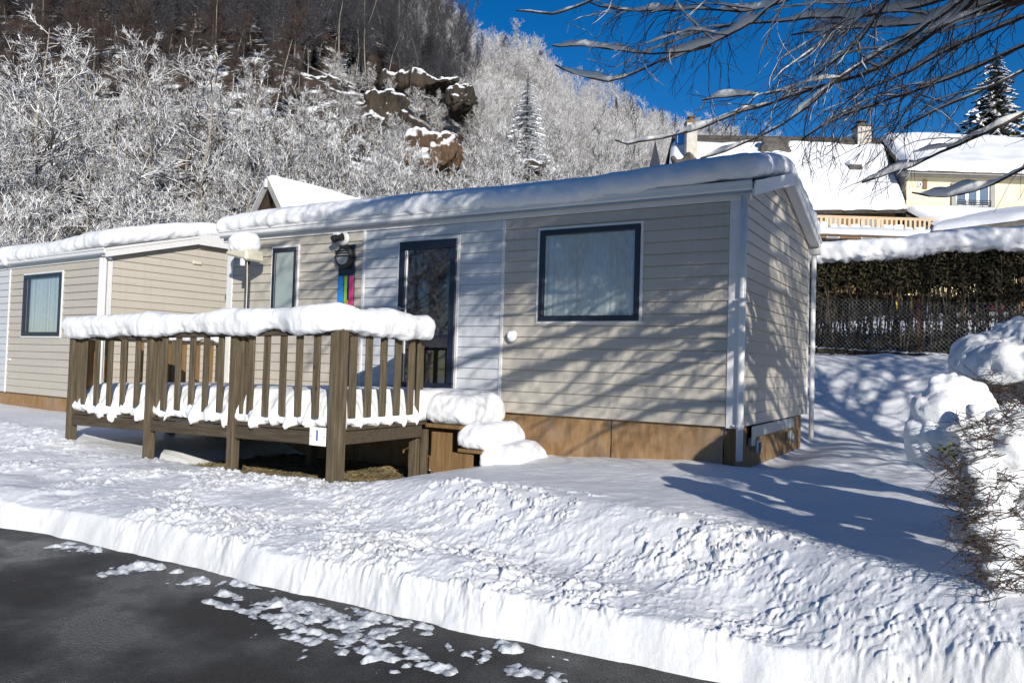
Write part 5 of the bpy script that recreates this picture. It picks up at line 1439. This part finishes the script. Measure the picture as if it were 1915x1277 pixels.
# fine frosted wood on the right-hand spur
G6 = 'fine frosted trees covering the spur'
fin = [gen_tree(s, 8, .30, 30, 1.0, 2, 'twig_frost', 'hoary_tree', 'hoar-white bare tree on the bright spur of the hill', 'tree', G6, thick=.8, base=.12) for s in (61, 62, 63)]
cnt = 0; pts = []
while cnt < 290:
    px = pr.uniform(740, 1460); dr = float(np.interp(px, PXS, DRS)); d = pr.uniform(92, dr + 6) if px > 860 else pr.uniform(112, dr + 4)
    place(fin[pr.randrange(3)], used, hillpt(px, d), pr.uniform(.65, 1.1) * (1 + (d - 100) / 500), pr.uniform(0, 6)); cnt += 1
G7 = 'conifers along the far skyline'
for k in range(70):
    px = pr.uniform(1130, 1520); dr = float(np.interp(px, PXS, DRS)); d = dr + pr.uniform(-30, 6)
    place(firs[pr.randrange(2)] if pr.random() < .5 else fir2, used, hillpt(px, d), pr.uniform(.6, .95), pr.uniform(0, 6), 'small snow-flecked conifer on the far ridge line', G7) if k else None
    if k == 0:
        fir2 = gen_fir(44, 12, .22, 'needle_snow', 'fir_tree', 'small snow-flecked conifer on the far ridge line', 'tree', G7); fir2.location = hillpt(1380, 330); used.add(id(fir2)); fir2.scale = (.8, .8, .8)
# the rest of the wood as one mass, scattered from the same kinds of tree
def stuff_wood(name, label, src_crown, n, gen_pt, seed, smin, smax):
    rd = random.Random(seed); P = []; 
    for k in range(n): P.append(gen_pt(rd))
    me = bpy.data.meshes.new(name); me.from_pydata([tuple(p) for p in P], [], []); me.update()
    o = bpy.data.objects.new(name, me); col.objects.link(o); tag(o, label, 'wood', kind='stuff')
    ng = bpy.data.node_groups.new(name, 'GeometryNodeTree')
    ng.interface.new_socket('Geometry', in_out='INPUT', socket_type='NodeSocketGeometry'); ng.interface.new_socket('Geometry', in_out='OUTPUT', socket_type='NodeSocketGeometry')
    gi = ng.nodes.new('NodeGroupInput'); go = ng.nodes.new('NodeGroupOutput'); ip = ng.nodes.new('GeometryNodeInstanceOnPoints'); oi = ng.nodes.new('GeometryNodeObjectInfo')
    oi.inputs['Object'].default_value = src_crown; oi.inputs['As Instance'].default_value = True; oi.transform_space = 'ORIGINAL'
    rv = ng.nodes.new('FunctionNodeRandomValue'); rv.data_type = 'FLOAT_VECTOR'; rv.inputs[0].default_value = (0, 0, 0); rv.inputs[1].default_value = (0, 0, 6.28); rv.inputs['Seed'].default_value = seed
    rs2 = ng.nodes.new('FunctionNodeRandomValue'); rs2.data_type = 'FLOAT'; rs2.inputs[2].default_value = smin; rs2.inputs[3].default_value = smax; rs2.inputs['Seed'].default_value = seed + 1
    ng.links.new(gi.outputs[0], ip.inputs['Points']); ng.links.new(oi.outputs['Geometry'], ip.inputs['Instance']); ng.links.new(rv.outputs[0], ip.inputs['Rotation']); ng.links.new(rs2.outputs[1], ip.inputs['Scale']); ng.links.new(ip.outputs[0], go.inputs[0])
    md = o.modifiers.new('wood', 'NODES'); md.node_group = ng
    return o
def crown_of(t): return [c_ for c_ in t.children if c_.name.startswith('crown')][0]
def g_spur(rd):
    px = rd.uniform(740, 1500); dr = float(np.interp(px, PXS, DRS)); return hillpt(px, rd.uniform(90 if px > 860 else 112, dr + 8))
stuff_wood('frosted_wood', 'dense frosted wood filling the bright spur of the hill', crown_of(fin[0]), 900, g_spur, 5, .6, 1.15)
def g_dark(rd):
    px = rd.uniform(-100, 850); return hillpt(px, rd.uniform(84 if px < 560 else 100, 172))
stuff_wood('shade_toned_wood', 'dense bare wood covering the upper slope, shade put into its colour', crown_of(drk[0]), 1300, g_dark, 8, .6, 1.1)
def g_foot(rd):
    px = rd.uniform(-100, 1300); return hillpt(px, rd.uniform(44, 70 if px < 600 else (84 if px > 880 else 60)) + max(0, px - 900) * .05)
stuff_wood('frosted_thicket', 'snow-caked thicket between the trunks on the lower slope', crown_of(shr[0]), 90, g_foot, 9, .6, 1.2)
# big spruce beyond the yellow house
sp_ = gen_fir(71, 20, .36, 'needle_snow', 'spruce', 'tall dark spruce with snow on its boughs rising behind the yellow house', 'tree', None, nl=52, droop=.5)
xy = loc2w((1855 - 957.5) / F * 58, 58.0); zt = C[2] + (hz_y(1855) - 78) / F * 58; sp_.location = (xy[0], xy[1], zt - 20)

# trees across the road behind the viewer: they show only in the door and window glass
for k, (x, y, sc) in enumerate(((-9, -19, .95), (-12.5, -23, 1.1), (-6, -24, 1.0), (-16, -20, 1.1), (-2, -27, 1.1), (-20, -27, 1.2))):
    place(drk[k % 3], used, (x, y, -1.2), sc, k * 1.3, 'dark bare tree across the road, mirrored in the glass door', 'trees across the road')
for k, (x, y, sc) in enumerate(((-14.5, -13, .75), (-17, -16.5, .85), (-19.5, -15, .9), (-20, -21, 1.0), (-12, -15.5, .7))):
    place(frost[k], used, (x, y, -1.0), sc, k * 1.1, 'snowy bare tree across the road, mirrored in the glass door', 'snowy trees across the road')
side = gen_tree(83, 11, .42, 46, .8, 2, 'twig_near', 'bare_tree', 'bare tree on the right, shading the snow behind the cabin', 'tree', None, thick=1.3, base=.2, kids=(8, 6), tmat='bark_dark')
side.location = (10.2, .6, -.4)
o = copy_tree(side); o.location = (8.7, -2.4, -.5); o.scale = (.82, .82, .78); o.rotation_euler = (0, 0, 2.1); o['label'] = 'smaller bare tree on the right, nearer the road'
